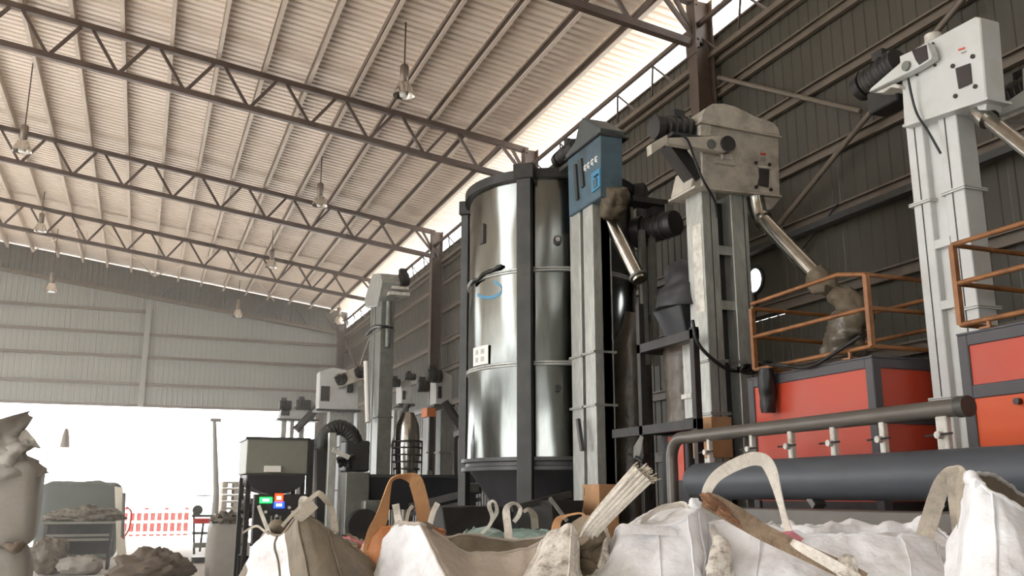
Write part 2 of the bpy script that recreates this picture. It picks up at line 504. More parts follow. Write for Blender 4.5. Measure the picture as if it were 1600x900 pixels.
for z in (7.25, 6.78, 6.06, 5.26, 4.56, 3.72, 2.95, 2.1, 1.2):
    gx = WALL_X - .028
    t, w, h = .006, .06, .13
    poly = [(gx, z - h / 2), (gx, z + h / 2), (gx - w, z + h / 2), (gx - w, z + h / 2 - .02), (gx - w + t, z + h / 2 - .02), (gx - w + t, z + h / 2 - t), (gx - t, z + h / 2 - t),
            (gx - t, z - h / 2 + t), (gx - w + t, z - h / 2 + t), (gx - w + t, z - h / 2 + .02), (gx - w, z - h / 2 + .02), (gx - w, z - h / 2)]
    if abs(z - fan_c.z) < .2 :
        MB().prism(poly, 0, fan_c.y - .2, 'xz').build('girt', 'girt_steel', wall)
        MB().prism(poly, fan_c.y + .2, FAR_Y - .1, 'xz').build('girt', 'girt_steel', wall)
    else:
        MB().prism(poly, 0, FAR_Y - .1, 'xz').build('girt', 'girt_steel', wall)
# eave strut with zigzag lattice in the open gap below the roof
strut = thing('eave_lattice', 'long lattice eave beam with zigzag bars in the bright gap along the wall top', 'lattice beam', (6.45, 15, 7.25))
MB().bar((6.47, 5, 7.745), (6.47, 33.5, 7.745), .055, .06).build('top_bar', 'truss_paint', strut)
MB().bar((6.62, 5, 7.31), (6.62, 33.5, 7.31), .06, .07).build('bottom_bar', 'girt_steel', strut)
y = 5.3
while y < 33:
    for dy in (-.3, .3):
        MB().tube([(6.47, y, 7.70), (6.62, y + dy, 7.34)], .017, 6).build('lattice_bar', 'truss_paint', strut, smooth=60)
    y += 1.08
MB().bar((WALL_X - .02, Y0, WALL_TOP), (WALL_X - .02, FAR_Y, WALL_TOP), .04, .03).build('top_rail', 'truss_paint', wall)
# columns
def column(y, label):
    t = thing('steel_column', label, 'column', (6.5, y, 0), 'steel columns along the right wall')
    x0, x1, w, tf = 6.36, 6.64, .20, .016
    MB().box((x0, y - w / 2, 0), (x0 + tf, y + w / 2, 8.1)).build('flange', 'truss_paint', t)
    MB().box((x1 - tf, y - w / 2, 0), (x1, y + w / 2, 8.1)).build('flange', 'truss_paint', t)
    MB().box((x0 + tf, y - .007, 0), (x1 - tf, y + .007, 8.1)).build('web', 'truss_paint', t)
    MB().box((x0 - .02, y - w / 2 - .02, 7.28), (x0, y + w / 2 + .02, 7.5)).build('end_plate', 'truss_paint', t)
column(9.5, 'brown steel wall column behind the dusty white elevator head')
column(15.4, 'brown steel wall column rising behind the silo and the blue elevator head')
column(21.5, 'tall brown steel wall column standing free left of the silo')
column(27.5, 'far steel wall column hidden partly behind the thin far elevator')
column(33.4, 'steel corner column where the right wall meets the far wall')
# cross bracing on the right wall
for p, q, r in ((atx(1123, 121, 6.56), atx(1345, 174, 6.56), .028), (atx(1200, 372, 6.52), atx(1510, -8, 6.52), .03)):
    MB().tube([p, q], r, 8).build('wall_brace', 'girt_steel', wall, smooth=50)
for p, q in ((atx(1245, 400, 6.66), atx(1310, 318, 6.66)),):
    MB().tube([p, q], .012, 6).build('wall_brace', 'cable_black', wall, smooth=50)
MB().tube([(6.55, 33.0, 7.1), (6.55, 28.0, 4.2)], .04, 8).build('wall_brace', 'girt_steel', wall, smooth=50)
MB().tube([(6.55, 28.0, 7.1), (6.55, 33.0, 4.2)], .04, 8).build('wall_brace', 'girt_steel', wall, smooth=50)
# double channel rail half way up the near bay, dark
MB().bar((6.6, 2, 4.44), (6.6, 9.4, 4.44), .1, .07).build('cable_tray', 'dark_steel', wall)

# far wall: cladding above the wide opening
farw = thing('wall_far', None, None, (0, FAR_Y, 4.5), kind='structure')
DOOR_TOP, DOOR_R = 4.5, 5.7
def far_bot(x): return 7.42 + 0.127 * (6.65 - x)
def far_sheet(x0, z0a, za, zb, y=FAR_Y):
    pr_ = rib_profile(N_RIB, SW / N_RIB, .014)
    v, f = [], []
    for dx, h in pr_:
        k = dx / SW
        for z in (z0a[0] * (1 - k) + z0a[1] * k, za * (1 - k) + zb * k):
            for th in (0, .004):
                v.append((x0 + dx, y - h + th, z))
    for i in range(len(pr_) - 1):
        a, c = i * 4, (i + 1) * 4
        f += [(a, a + 2, c + 2, c), (a + 1, c + 1, c + 3, a + 3), (a, c, c + 1, a + 1), (a + 2, a + 3, c + 3, c + 2)]
    return MB().add(v, f)
x = WALL_X - SW
while x > -23:
    z0 = DOOR_TOP if x + SW * .5 < DOOR_R else 0.0
    if x > RIDGE_X:
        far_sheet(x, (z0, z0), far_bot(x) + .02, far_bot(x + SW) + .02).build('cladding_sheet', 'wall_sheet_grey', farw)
        far_sheet(x, (far_bot(x) - .03, far_bot(x + SW) - .03), roof_z(x) - .03, roof_z(x + SW) - .03, FAR_Y - .03).build('gable_sheet', 'gable_sheet', farw)
    else:
        far_sheet(x, (z0, z0), 8.2, 8.2).build('cladding_sheet', 'wall_sheet_grey', farw)
    x -= SW
for z, xr in ((7.77, -.2), (6.98, 6.5), (6.19, 6.5), (5.26, 6.5), (4.53, 5.7)):
    MB().box((-8.6, FAR_Y - .13, z - .045), (xr, FAR_Y - .035, z + .045)).build('girt', 'girt_steel', farw)
MB().bar((-8.6, FAR_Y - .14, far_bot(-8.6)), (6.5, FAR_Y - .14, far_bot(6.5)), .12, .13).build('raking_beam', 'girt_steel', farw)
for i in range(14):
    xb_ = 6.4 - i * 1.055
    for dx in (-.5, .5):
        if xb_ + dx < 6.5 and i < 7:
            MB().bar((xb_, FAR_Y - .12, far_bot(xb_)), (xb_ + dx, FAR_Y - .12, roof_z(xb_ + dx) - .25), .05, .05).build('gable_diagonal', 'gable_sheet', farw)
MB().box((-.28, FAR_Y - .2, DOOR_TOP), (-.1, FAR_Y - .03, 7.9)).build('hanger_post', 'wall_sheet_grey', farw)
MB().box((DOOR_R, FAR_Y - .2, 0), (DOOR_R + .2, FAR_Y - .03, DOOR_TOP + 1)).build('door_post', 'girt_steel', farw)
# left wall, out of view, with the wide side opening daylight comes through
lw = MB()
LX = RIDGE_X - 14
lw.box((LX - .1, 13, 0), (LX, 34, 6.4)); lw.box((LX - .1, -1, 5.0), (LX, 13, 6.4)); lw.box((LX - .1, -9, 0), (LX, -1, 6.4))
lw.build('wall_left', 'wall_sheet_dark', kind='structure')
# back wall, behind the camera, with a doorway
bw = MB()
bw.box((-24, -9.1, 0), (-12, -9, 9)); bw.box((-4, -9.1, 0), (6.75, -9, 9)); bw.box((-12, -9.1, 4.6), (-4, -9, 9.9))
bw.build('wall_back', 'wall_sheet_grey', kind='structure')
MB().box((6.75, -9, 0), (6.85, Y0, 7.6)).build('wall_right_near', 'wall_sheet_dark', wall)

# dusty haze between the machines and the bright doorway
hz = bpy.data.materials.new('haze')
hz.use_nodes = True
hz.node_tree.nodes.clear()
vo = hz.node_tree.nodes.new('ShaderNodeVolumeScatter')
vo.inputs['Density'].default_value = HAZE
vo.inputs['Anisotropy'].default_value = 0.55
vo.inputs['Color'].default_value = (1, .98, .95, 1)
ou = hz.node_tree.nodes.new('ShaderNodeOutputMaterial')
hz.node_tree.links.new(vo.outputs['Volume'], ou.inputs['Volume'])
o = MB().box((-22.4, 11.6, .03), (6.2, 33.3, 7.0)).build('haze', hz)
o['label'] = 'thin bright dust haze hanging in the hall before the doorway'; o['category'] = 'haze'; o['kind'] = 'stuff'

# hanging high-bay lamps
def high_bay(top, zb, label, sc=1.0):
    t = thing('high_bay_lamp', label, 'lamp', (top.x, top.y, zb), 'high bay lamps hanging from the roof')
    z = zb
    MB().tube([(top.x, top.y, z + .5 * sc), (top.x, top.y, top.z)], .012, 6).build('rod', 'truss_paint', t, smooth=60)
    MB().lathe([(0.001, z + .52 * sc), (.05 * sc, z + .51 * sc), (.07 * sc, z + .48 * sc), (.065 * sc, z + .25 * sc), (.04 * sc, z + .22 * sc)], top.xy, 16).build('ballast', 'lamp_metal', t, smooth=50)
    MB().lathe([(.05 * sc, z + .23 * sc), (.09 * sc, z + .2 * sc), (.14 * sc, z + .1 * sc), (.165 * sc, z), (.155 * sc, z + .005), (.13 * sc, z + .1 * sc), (.045 * sc, z + .2 * sc)], top.xy, 20).build('shade', 'lamp_reflector', t, smooth=50)
    MB().lathe([(.001, z - .02 * sc), (.06 * sc, z - .01 * sc), (.075 * sc, z + .05 * sc), (.04 * sc, z + .16 * sc)], top.xy, 14).build('bulb', 'lamp_glass', t, smooth=50)
for a, bt, lab, sc in (((634, 35), (633, 150), 'nearest high bay lamp, hanging above the steel silo from a thin rod', 1.0),
                   ((52, 95), (45, 238), 'high bay lamp at the left edge between the second and third truss', 1.0),
                   ((503, 245), (503, 322), 'high bay lamp hanging near the middle, against the third truss', 1.0),
                   ((70, 300), (68, 362), 'high bay lamp at the far left against the farthest truss', 1.0),
                   ((427, 360), (425, 418), 'high bay lamp hanging right of the centre against the farthest truss', 1.0)):
    r = atroof(*a)
    high_bay(r, aty(bt[0], bt[1], r.y).z, lab, sc)
for px, py, z, lab in ((80, 455, 7.62, 'high bay lamp before the left part of the grey far wall'), (371, 495, 7.55, 'high bay lamp before the right part of the grey far wall'), (529, 506, 7.45, 'bright high bay lamp in the far right roof corner')):
    p = atz(px, py, z)
    p.y = min(p.y, 33.2)
    high_bay(Vector((p.x, p.y, roof_z(p.x))), p.z, lab, 1.15)
p = aty(101, 699, 30)
t = thing('hanging_bell_lamp', 'small bell shaped lamp hanging low in the bright doorway', 'lamp', p)
MB().tube([(p.x, p.y, p.z + .4), (p.x, p.y, roof_z(p.x))], .004, 5).build('wire', 'lamp_metal', t)
MB().lathe([(.001, p.z + .55), (.05, p.z + .53), (.1, p.z + .3), (.14, p.z), (.12, p.z + .01), (.09, p.z + .3)], p.xy, 16).build('shade', 'lamp_metal', t, smooth=50)
# ================================================================== EQUIPMENT
class Frame:
    """local axes of an upright machine: u to the right as seen from the hall, v away from the viewer, z up"""
    def __init__(s, x, y, rot): s.x, s.y, s.rot = x, y, rot
    def T(s, p): return Vector((s.x + p.y, s.y - p.x, p.z)) if s.rot else Vector((s.x + p.x, s.y + p.y, p.z))
    def mb(s): return MB(s.T)
    def uz(s, px, py, v=0.0):
        if s.rot:
            p = atx(px, py, s.x + v); return (s.y - p.y, p.z)
        p = aty(px, py, s.y + v); return (p.x - s.x, p.z)
    def uzs(s, pts, v=0.0): return [s.uz(a, b, v) for a, b in pts]

def motor(parent, p, q, r, fr=None, name='motor', m='black_iron'):
    """finned motor body between p and q with an end bell, a fan cover and a junction box"""
    T = fr.T if fr else None
    p, q = Vector(p), Vector(q)
    d = q - p
    b = MB(T)
    pts, rs = [], []
    n = 9
    for i in range(n):
        t0, t1 = i / n, (i + .6) / n
        pts += [p + d * t0, p + d * t1]
        rs += [r if i % 2 else r * .9] * 2
    pts.append(q); rs.append(r * .7)
    b.tube(pts, rs, 16)
    o = b.build(name, m, parent, smooth=35)
    b = MB(T); b.tube([q, q + d * .22], [r * .98, r * .9], 16); b.build('fan_cover', m, o, smooth=35)
    c = p + d * .45
    b = MB(T); b.box(c + Vector((-r * .5, -r * .5, r * .8)), c + Vector((r * .5, r * .5, r * 1.45))); b.build('junction_box', m, o, bev=.004)
    return o
def bolts(parent, fr, spots, r=.016, v=-.012, m='dark_glass', name='bolt'):
    for u, z in spots:
        fr.mb().tube([(u, v - .012, z), (u, v + .02, z)], r, 8).build(name, m, parent, smooth=40)
def leg(parent, fr, u0, u1, v0, v1, z0, z1, m, collars=(), seam=None):
    b = fr.mb(); b.box((u0, v0, z0), (u1, v1, z1))
    o = b.build('leg', m, parent, bev=.006)
    for z in collars:
        b = fr.mb(); b.box((u0 - .022, v0 - .022, z - .012), (u1 + .022, v1 + .022, z - .002)); b.box((u0 - .022, v0 - .022, z + .002), (u1 + .022, v1 + .022, z + .012))
        b.build('collar', m, o)
    if seam is not None:
        fr.mb().box((u0 + seam, v0 - .004, z0 + .05), (u0 + seam + .008, v0 + .01, z1 - .02)).build('seam', 'dark_steel', o)
    return o

# ---------------------------------------------------------------- steel silo
sx, sy, sr = 4.6, 10.2, 1.04
silo = thing('grain_silo', 'tall round shiny steel silo standing on dark posts, white sticker on its side', 'silo', (sx, sy, 0))
dent_at = [(-2.6, 4.6, .035, .25, .5), (-2.35, 3.3, .03, .3, .4), (-1.95, 4.0, -.03, .18, .3), (-1.85, 3.0, -.028, .2, .45), (-2.9, 2.6, .022, .3, .4), (-1.75, 4.7, .02, .15, .4), (-2.2, 2.4, .02, .25, .4)]
def dents(t, z):
    d = .006 * noise.noise(Vector((math.cos(t) * 2.2, math.sin(t) * 2.2, z * .8))) + .0035 * noise.noise(Vector((math.cos(t) * 6, math.sin(t) * 6, z * 2.2)))
    tt = t - 2 * PI if t > PI else t
    for a, zc, am, wa, wz in dent_at:
        d += .35 * am * math.exp(-((tt - a) / wa) ** 2 - ((z - zc) / wz) ** 2)
    return d
bands = [1.99, 3.03, 4.11, 5.22]
for z0, z1 in zip(bands, bands[1:]):
    n = 26
    prof = [(sr, z0 + (z1 - z0) * i / n) for i in range(n + 1)]
    MB().lathe(prof, (sx, sy), 120, dents).build('shell_course', 'silo_steel', silo, smooth=60)
for z in bands[1:3]:
    MB().lathe([(sr + .002, z - .03), (sr + .022, z - .022), (sr + .022, z - .006), (sr + .008, z), (sr + .022, z + .006), (sr + .022, z + .022), (sr + .002, z + .03)], (sx, sy), 96).build('band', 'galvanised', silo, smooth=30)
MB().lathe([(sr - .02, 5.2), (sr + .06, 5.2), (sr + .06, 5.31), (sr - .02, 5.33), (.4, 5.36), (.001, 5.37)], (sx, sy), 72).build('lid', 'black_iron', silo, smooth=30)
MB().lathe([(sr - .03, 1.86), (sr + .07, 1.86), (sr + .07, 1.9), (sr + .02, 1.91), (sr + .02, 1.95), (sr + .07, 1.96), (sr + .07, 2.0), (sr - .03, 2.0)], (sx, sy), 72).build('base_ring', 'dark_steel', silo, smooth=30)
MB().lathe([(sr - .03, 1.86), (.2, .75), (.2, .45)], (sx, sy), 64).build('cone', 'hopper_dark', silo, smooth=40)
to_cam = math.atan2(-sy, -sx)
a_post = to_cam - .27
for k in range(4):
    a = a_post + k * PI / 2
    px_, py_ = sx + math.cos(a) * (sr + .11), sy + math.sin(a) * (sr + .11)
    c_, s_ = math.cos(a), math.sin(a)
    b = MB(lambda p, c_=c_, s_=s_, px_=px_, py_=py_: Vector((px_ + p.x * c_ - p.y * s_, py_ + p.x * s_ + p.y * c_, p.z)))
    b.box((-.05, -.085, 0), (.05, .085, 5.22))
    o = b.build('post', 'dark_steel', silo, bev=.006)
    b = MB(b.T); b.box((-.12, -.12, 5.16), (.07, .12, 5.34)); b.build('post_cap', 'black_iron', o, bev=.006)
def on_silo(px, py, off=.0):
    d = ray(px, py); ox, oy = -sx, -sy
    A = d.x ** 2 + d.y ** 2; B = 2 * (ox * d.x + oy * d.y); Cq = ox * ox + oy * oy - (sr + off) ** 2
    t = (-B - math.sqrt(max(0, B * B - 4 * A * Cq))) / (2 * A)
    return EYE + d * t
# sticker, four characters in a square
p0 = on_silo(752, 556); a0 = math.atan2(p0.y - sy, p0.x - sx)
st_ = MB(); w_ = .155
seg = [a0 + (i - 4) / 4 * w_ for i in range(9)]
st_.add([(sx + math.cos(a) * (sr + .022), sy + math.sin(a) * (sr + .022), z) for z in (p0.z - .11, p0.z + .11) for a in seg], [(i, i + 1, i + 10, i + 9) for i in range(8)])
stk = st_.build('sticker', 'paper', silo)
ch = MB()
for da in (.055, -.06):
    for dz in (.045, -.045):
        for (ra, rb, za, zb) in ((-.03, .03, .026, .02), (-.03, .03, .003, -.003), (-.03, .03, -.02, -.026), (-.03, -.022, -.026, .026), (.022, .03, -.026, .026), (-.004, .004, -.026, .026)):
            q = [(sx + math.cos(a0 + da + a) * (sr + .0245), sy + math.sin(a0 + da + a) * (sr + .0245), p0.z + dz + z) for a, z in ((ra, zb), (rb, zb), (rb, za), (ra, za))]
            ch.add(q, [(0, 1, 2, 3)])
ch.build('printed_characters', 'print_grey', stk)
# rope tied along the upper band, valve, sight port, paint smear
rp = [on_silo(736 + 6 * i, 444 - 5.2 * i + 0.22 * i * i + random.Random(i).uniform(-2, 2), .035) for i in range(9)]
MB().tube(rp, [.02 + .008 * (i % 2) for i in range(9)], 7).build('rope', 'cable_black', silo, smooth=60)
vp = on_silo(871, 376, .0); nn = Vector((vp.x - sx, vp.y - sy, 0)).normalized()
MB().tube([vp - nn * .02, vp + nn * .05], .05, 16).build('port', 'dark_steel', silo, smooth=40)
MB().tube([vp + nn * .03, vp + nn * .075], .026, 12).build('plug', 'galvanised', silo, smooth=40)
vp = on_silo(872, 607, .0); nn = Vector((vp.x - sx, vp.y - sy, 0)).normalized()
MB().tube([vp - nn * .02, vp + nn * .06], .034, 12).build('outlet', 'black_iron', silo, smooth=40)
vp = on_silo(757, 365, .0); aa = math.atan2(vp.y - sy, vp.x - sx)
MB().box((vp.x - .03, vp.y - .02, vp.z - .12), (vp.x + .01, vp.y + .1, vp.z + .12)).build('sight_glass', 'dark_glass', silo, bev=.005)
sm = MB()
pts = [on_silo(762 + 22 * math.cos(t) , 452 + 13 * math.sin(t), .006) for t in [2.4 - i * .32 for i in range(12)]]
for i in range(11):
    p, q = pts[i], pts[i + 1]
    sm.add([p + Vector((0, 0, -.02)), q + Vector((0, 0, -.02)), q + Vector((0, 0, .02)), p + Vector((0, 0, .02))], [(0, 1, 2, 3)])
sm.build('paint_smear', 'bright_blue', silo)

# ---------------------------------------------------------------- blue headed elevator
fr = Frame(4.2, 8.84, True)
el = thing('bucket_elevator', 'bucket elevator with a blue head and two grey legs, before the silo', 'elevator', (4.3, 8.5, 0), 'bucket elevators')
def u_at(fr, px, py=600, v=0): return fr.uz(px, py, v)[0]
ua, ub, uc, ud = [u_at(fr, p) for p in (893.5, 910, 915, 930.5)]
leg(el, fr, ua, ub, 0, .22, 0, 4.62, 'galvanised', (3.02, 2.48))
leg(el, fr, uc, ud, 0, .22, 0, 4.62, 'galvanised', (3.02, 2.48))
fr.mb().box((ua, .1, .1), (ud, .2, 4.6)).build('web_or_shade_panel', 'black_iron', el)
fr.mb().box((ua - .15, -.06, 0), (ud + .15, .3, .45)).build('boot', 'dark_steel', el, bev=.01)
hd = fr.uzs([(889, 339), (938, 307), (938, 210), (887, 249)], -.03)
fr.mb().prism(hd, -.03, .23).build('head_casing', 'blue_paint', el, bev=.008)
lid = fr.uzs([(886, 249), (939, 208), (940, 200), (912, 184), (905, 200), (900, 222), (885, 243)], -.03)
fr.mb().prism(lid, -.045, .245).build('head_cover', 'lid_grey', el, bev=.006)
b = fr.mb(); (ua_, za_), (ub_, zb_) = fr.uz(886, 250, -.03), fr.uz(939, 209, -.03)
b.bar((ua_, .12, za_), (ub_, .12, zb_), .36, .018); b.build('cover_flange', 'black_iron', el)
for poly in ([(896, 258), (899.5, 256), (903, 311), (899.5, 313.5)], [(902, 252), (908, 247), (912, 290), (908.5, 294), (905.5, 258)]):
    fr.mb().prism(fr.uzs(poly, -.05), -.055, -.03).build('slot_plate', 'dark_steel', el)
wnd = fr.uzs([(923.5, 272), (936.5, 262), (937, 291), (924.5, 301)], -.05)
o = fr.mb().prism(wnd, -.05, -.03).build('access_door', 'bright_blue', el)
fr.mb().prism(fr.uzs([(926.5, 282), (932.5, 277.5), (933, 291), (927, 295.5)], -.055), -.058, -.045).build('door_plate', 'blue_paint', o)
b = fr.mb(); b.bar((*[fr.uz(928, 277, -.06)[0]], -.06, fr.uz(928, 277, -.06)[1]), (fr.uz(934, 272, -.06)[0], -.06, fr.uz(934, 272, -.06)[1]), .012, .012); b.build('handle', 'black_iron', o)
# white brushed characters
b = fr.mb()
for ux, uy in ((914, 262), (919, 258), (925, 253), (931, 248.5)):
    for (dx, dy, ex, ey) in ((-2.2, -1, 2.2, -4), (-2, 4, 2, 1), (0, -5, 0, 5), (-2, 1, 2, 5)):
        (u0, z0), (u1, z1) = fr.uz(ux + dx, uy + dy, -.034), fr.uz(ux + ex, uy + ey, -.034)
        b.bar((u0, -.034, z0), (u1, -.034, z1), .004, .010)
b.build('white_characters', 'paper', el)
mo = motor(el, (-.02, .12, 5.48), (-.45, .12, 5.48), .10, fr)
fr.mb().box((-.24, .0, 5.22), (.1, .24, 5.27)).build('motor_bracket', 'dark_steel', el)
fr.mb().bar((-.2, .12, 5.22), (.0, .12, 4.95), .05, .04).build('bracket_strut', 'galvanised_dull', el)
# discharge spout with sleeve and pipe
sp = thing('spout_pipe', 'bright round down pipe running from the blue elevator head to a dark hopper', 'pipe', atx(1000, 440, 4.5))
P0, P1 = atx(948, 335, 4.42), atx(1000, 438, 4.55)
MB().tube([P0, P0.lerp(P1, .12), P1], [.085, .08, .075], 20).build('tube', 'bright_tube', sp, smooth=40)
for t in (.03, .95):
    q = P0.lerp(P1, t); d = (P1 - P0).normalized()
    MB().tube([q - d * .012, q + d * .012], .095, 20).build('collar', 'galvanised_dull', sp, smooth=40)
def cloth_tube(pts, rs, seg=28, amp=.02, freq=7, seed=0, squash=None):
    """a crumpled fabric sleeve: tube with folds"""
    P = spline(pts, 6)
    n = len(P)
    R = []
    for i in range(n):
        t = i / (n - 1) * (len(rs) - 1)
        k = min(int(t), len(rs) - 2)
        R.append(rs[k] + (rs[k + 1] - rs[k]) * (t - k))
    b = MB()
    b.tube(P, R, seg)
    for i, p in enumerate(b.v):
        c = P[min(i // seg, n - 1)]
        d = p - c
        if d.length > 1e-5:
            f = noise.noise(p * freq + Vector((seed, 0, 0))) + .5 * noise.noise(p * freq * 2.3 + Vector((0, seed, 0))) + .5 * abs(noise.noise(p * freq * 1.2 + Vector((0, 0, seed))))
            b.v[i] = c + d.normalized() * max(.006, d.length + amp * f)
    return b
cloth_tube([atx(962, 292, 4.36), atx(960, 306, 4.37), atx(956, 322, 4.4), atx(950, 342, 4.42)], [.10, .16, .14, .09], amp=.05, freq=10).build('tied_sleeve', 'cloth_sleeve', el, smooth=60)

# ---------------------------------------------------------------- dusty white headed elevator
fr = Frame(4.44, 6.6, False)
el = thing('bucket_elevator', 'bucket elevator with a dusty white rounded head and galvanised legs', 'elevator', (4.7, 6.7, 0), 'bucket elevators')
leg(el, fr, 0, .165, 0, .26, .3, 4.3, 'galvanised', (2.72, 2.27), .085)
leg(el, fr, .31, .49, 0, .26, .3, 4.3, 'galvanised', (2.72,), .13)
fr.mb().box((-.08, -.04, 0), (.57, .32, .4)).build('boot', 'galvanised_dull', el, bev=.01)
for z in (3.72, 3.22):
    fr.mb().box((.165, .02, z - .04), (.31, .05, z + .04)).build('tie_plate', 'galvanised', el)
fr.mb().box((.165, .14, .4), (.31, .15, 4.2)).build('web_or_shade_panel', 'black_iron', el)  # coloured black so the gap between the legs reads as shaded
cas = fr.uzs([(1097, 292), (1219, 305), (1217, 214), (1096, 191)], -.05)
fr.mb().prism(cas, -.05, .34).build('head_casing', 'dusty_white', el, bev=.008)
cov = fr.uzs([(1096, 190), (1217, 212), (1214, 201), (1207, 193), (1192, 187), (1180, 184), (1165, 176), (1148, 168), (1130, 163), (1112, 163), (1101, 170), (1096, 181)], -.05)
fr.mb().prism(cov, -.065, .355).build('head_cover', 'dusty_white', el, smooth=30)
(u0, z0), (u1, z1) = fr.uz(1094, 190, -.08), fr.uz(1221, 214, -.08)
b = fr.mb(); b.bar((u0, .145, z0), (u1, .145, z1), .46, .016); b.build('cover_flange', 'dusty_white', el)
(u0, z0), (u1, z1) = fr.uz(1086, 291, -.08), fr.uz(1222, 306, -.08)
b = fr.mb(); b.bar((u0, .145, z0), (u1, .145, z1 - .0), .44, .018); b.build('base_flange', 'dusty_white', el)
b = fr.mb(); b.prism(fr.uzs([(1080, 292), (1097, 292), (1097, 258), (1088, 256)], -.03), -.02, .32); b.build('inlet_hood', 'dusty_white', el, bev=.006)
arm = fr.uzs([(1044, 215), (1128, 212), (1148, 222), (1146, 234), (1132, 238), (1046, 224)], -.16)
ar = fr.mb().prism(arm, -.16, -.09).build('motor_arm', 'dusty_white', el, bev=.005)
fr.mb().prism(fr.uzs([(1017, 225), (1043, 210), (1044, 224), (1018, 241)], -.2), -.2, -.12).build('arm_plate', 'dusty_white', ar, bev=.005)
(u0, z0) = fr.uz(1137, 225, -.17)
fr.mb().tube([(u0, -.19, z0), (u0, -.1, z0)], .072, 18).build('bearing', 'dark_glass', ar, smooth=40)
(u0, z0) = fr.uz(1112, 225, -.17)
fr.mb().tube([(u0, -.175, z0), (u0, -.1, z0)], .045, 16).build('bearing', 'galvanised_dull', ar, smooth=40)
mo = motor(el, (-.02, .1, 4.86), (-.33, .1, 4.83), .115, fr)
fr.mb().box((-.33, -.1, 4.69), (.0, .2, 4.72)).build('motor_plate', 'black_iron', el)
fr.mb().bar((-.28, .05, 4.66), (-.02, .05, 4.35), .16, .12).build('gear_box', 'black_iron', el)
fr.mb().prism(fr.uzs([(1095, 194), (1111, 196), (1111, 212), (1095, 212)], -.1), -.1, -.05).build('bracket', 'dusty_white', el)
fr.mb().prism(fr.uzs([(1122, 243), (1146, 247), (1150, 259), (1118, 254)], -.08), -.08, -.05).build('foot_plate', 'dusty_white', el, bev=.004)
fr.mb().prism(fr.uzs([(1129, 238), (1144, 240), (1145, 249), (1129, 248)], -.1), -.1, -.05).build('foot_block', 'clamp_white', el, bev=.004)
wd = fr.mb().prism(fr.uzs([(1186, 263), (1202, 265), (1201, 293), (1184, 289), (1187, 276)], -.06), -.062, -.045).build('inspection_window', 'dark_glass', el)
fr.mb().prism(fr.uzs([(1184, 258), (1206, 261), (1206, 264), (1184, 261)], -.065), -.065, -.05).build('window_clip', 'clamp_white', wd)
bolts(el, fr, fr.uzs([(1182, 254), (1203, 257), (1182, 292), (1205, 296)], -.06), .018, -.05)
fr.mb().prism(fr.uzs([(1188, 238.5), (1197, 239.5), (1197, 242.5), (1188, 241.5)], -.055), -.055, -.045).build('red_label', 'print_red', el)
fr.mb().prism(fr.uzs([(1189, 245), (1197, 246), (1197, 252), (1189, 251)], -.055), -.055, -.045).build('printed_label', 'print_grey', el)
for z0, z1 in ((3.15, 3.95),):
    fr.mb().box((-.004, .02, z0), (.0, .16, z1)).build('dust_patch', 'clamp_white', el)
# outlet funnel and down pipe
fu = fr.uzs([(1181, 304), (1221, 308), (1206, 327), (1196, 329)], -.03)
fr.mb().prism(fu, -.03, .2).build('outlet_funnel', 'dusty_white', el, bev=.005)
sp = thing('spout_pipe', 'shiny slanting down pipe running from the dusty white head to a tied sleeve', 'pipe', atx(1285, 440, 5.1))
P0, P1 = aty(1186, 337, 6.6), atx(1288, 442, 5.12)
Pk = P0.lerp(P1, .06)
MB().tube([Vector((P0.x - .03, P0.y, P0.z + .18)), P0, Pk], [.075, .08, .075], 18).build('elbow', 'bright_tube', sp, smooth=50)
MB().tube([Pk, P1], .07, 20).build('tube', 'bright_tube', sp, smooth=40)
d = (P1 - P0).normalized()
MB().tube([Pk - d * .015, Pk + d * .02], .086, 20).build('collar', 'bright_tube', sp, smooth=40)
slv = thing('tied_sleeve', 'crumpled brown fabric sleeve tied round the pipe end above the red machine', 'fabric sleeve', atx(1330, 555, 5.1))
cloth_tube([atx(1276, 432, 5.1), atx(1293, 447, 5.1), atx(1300, 458, 5.1)], [.095, .085, .055], amp=.02, freq=14, seed=3).build('cuff', 'cloth_sleeve', slv, smooth=60)
cloth_tube([atx(1299, 457, 5.1), atx(1312, 463, 5.1), atx(1330, 474, 5.1), atx(1344, 490, 5.08), atx(1336, 505, 5.08)], [.045, .09, .10, .085, .1], amp=.03, freq=10, seed=5).build('sleeve', 'cloth_sleeve', slv, smooth=60)
cloth_tube([atx(1334, 490, 5.1), atx(1326, 510, 5.1), atx(1320, 530, 5.1), atx(1318, 556, 5.1)], [.09, .14, .15, .15], amp=.05, freq=8, seed=8).build('bag', 'plastic_wrap', slv, smooth=60)
cloth_tube([atx(1293, 452, 5.0), atx(1272, 452, 5.0), atx(1266, 446, 5.0)], [.03, .04, .01], amp=.015, freq=16, seed=8).build('tail', 'cloth_sleeve', slv, smooth=60)

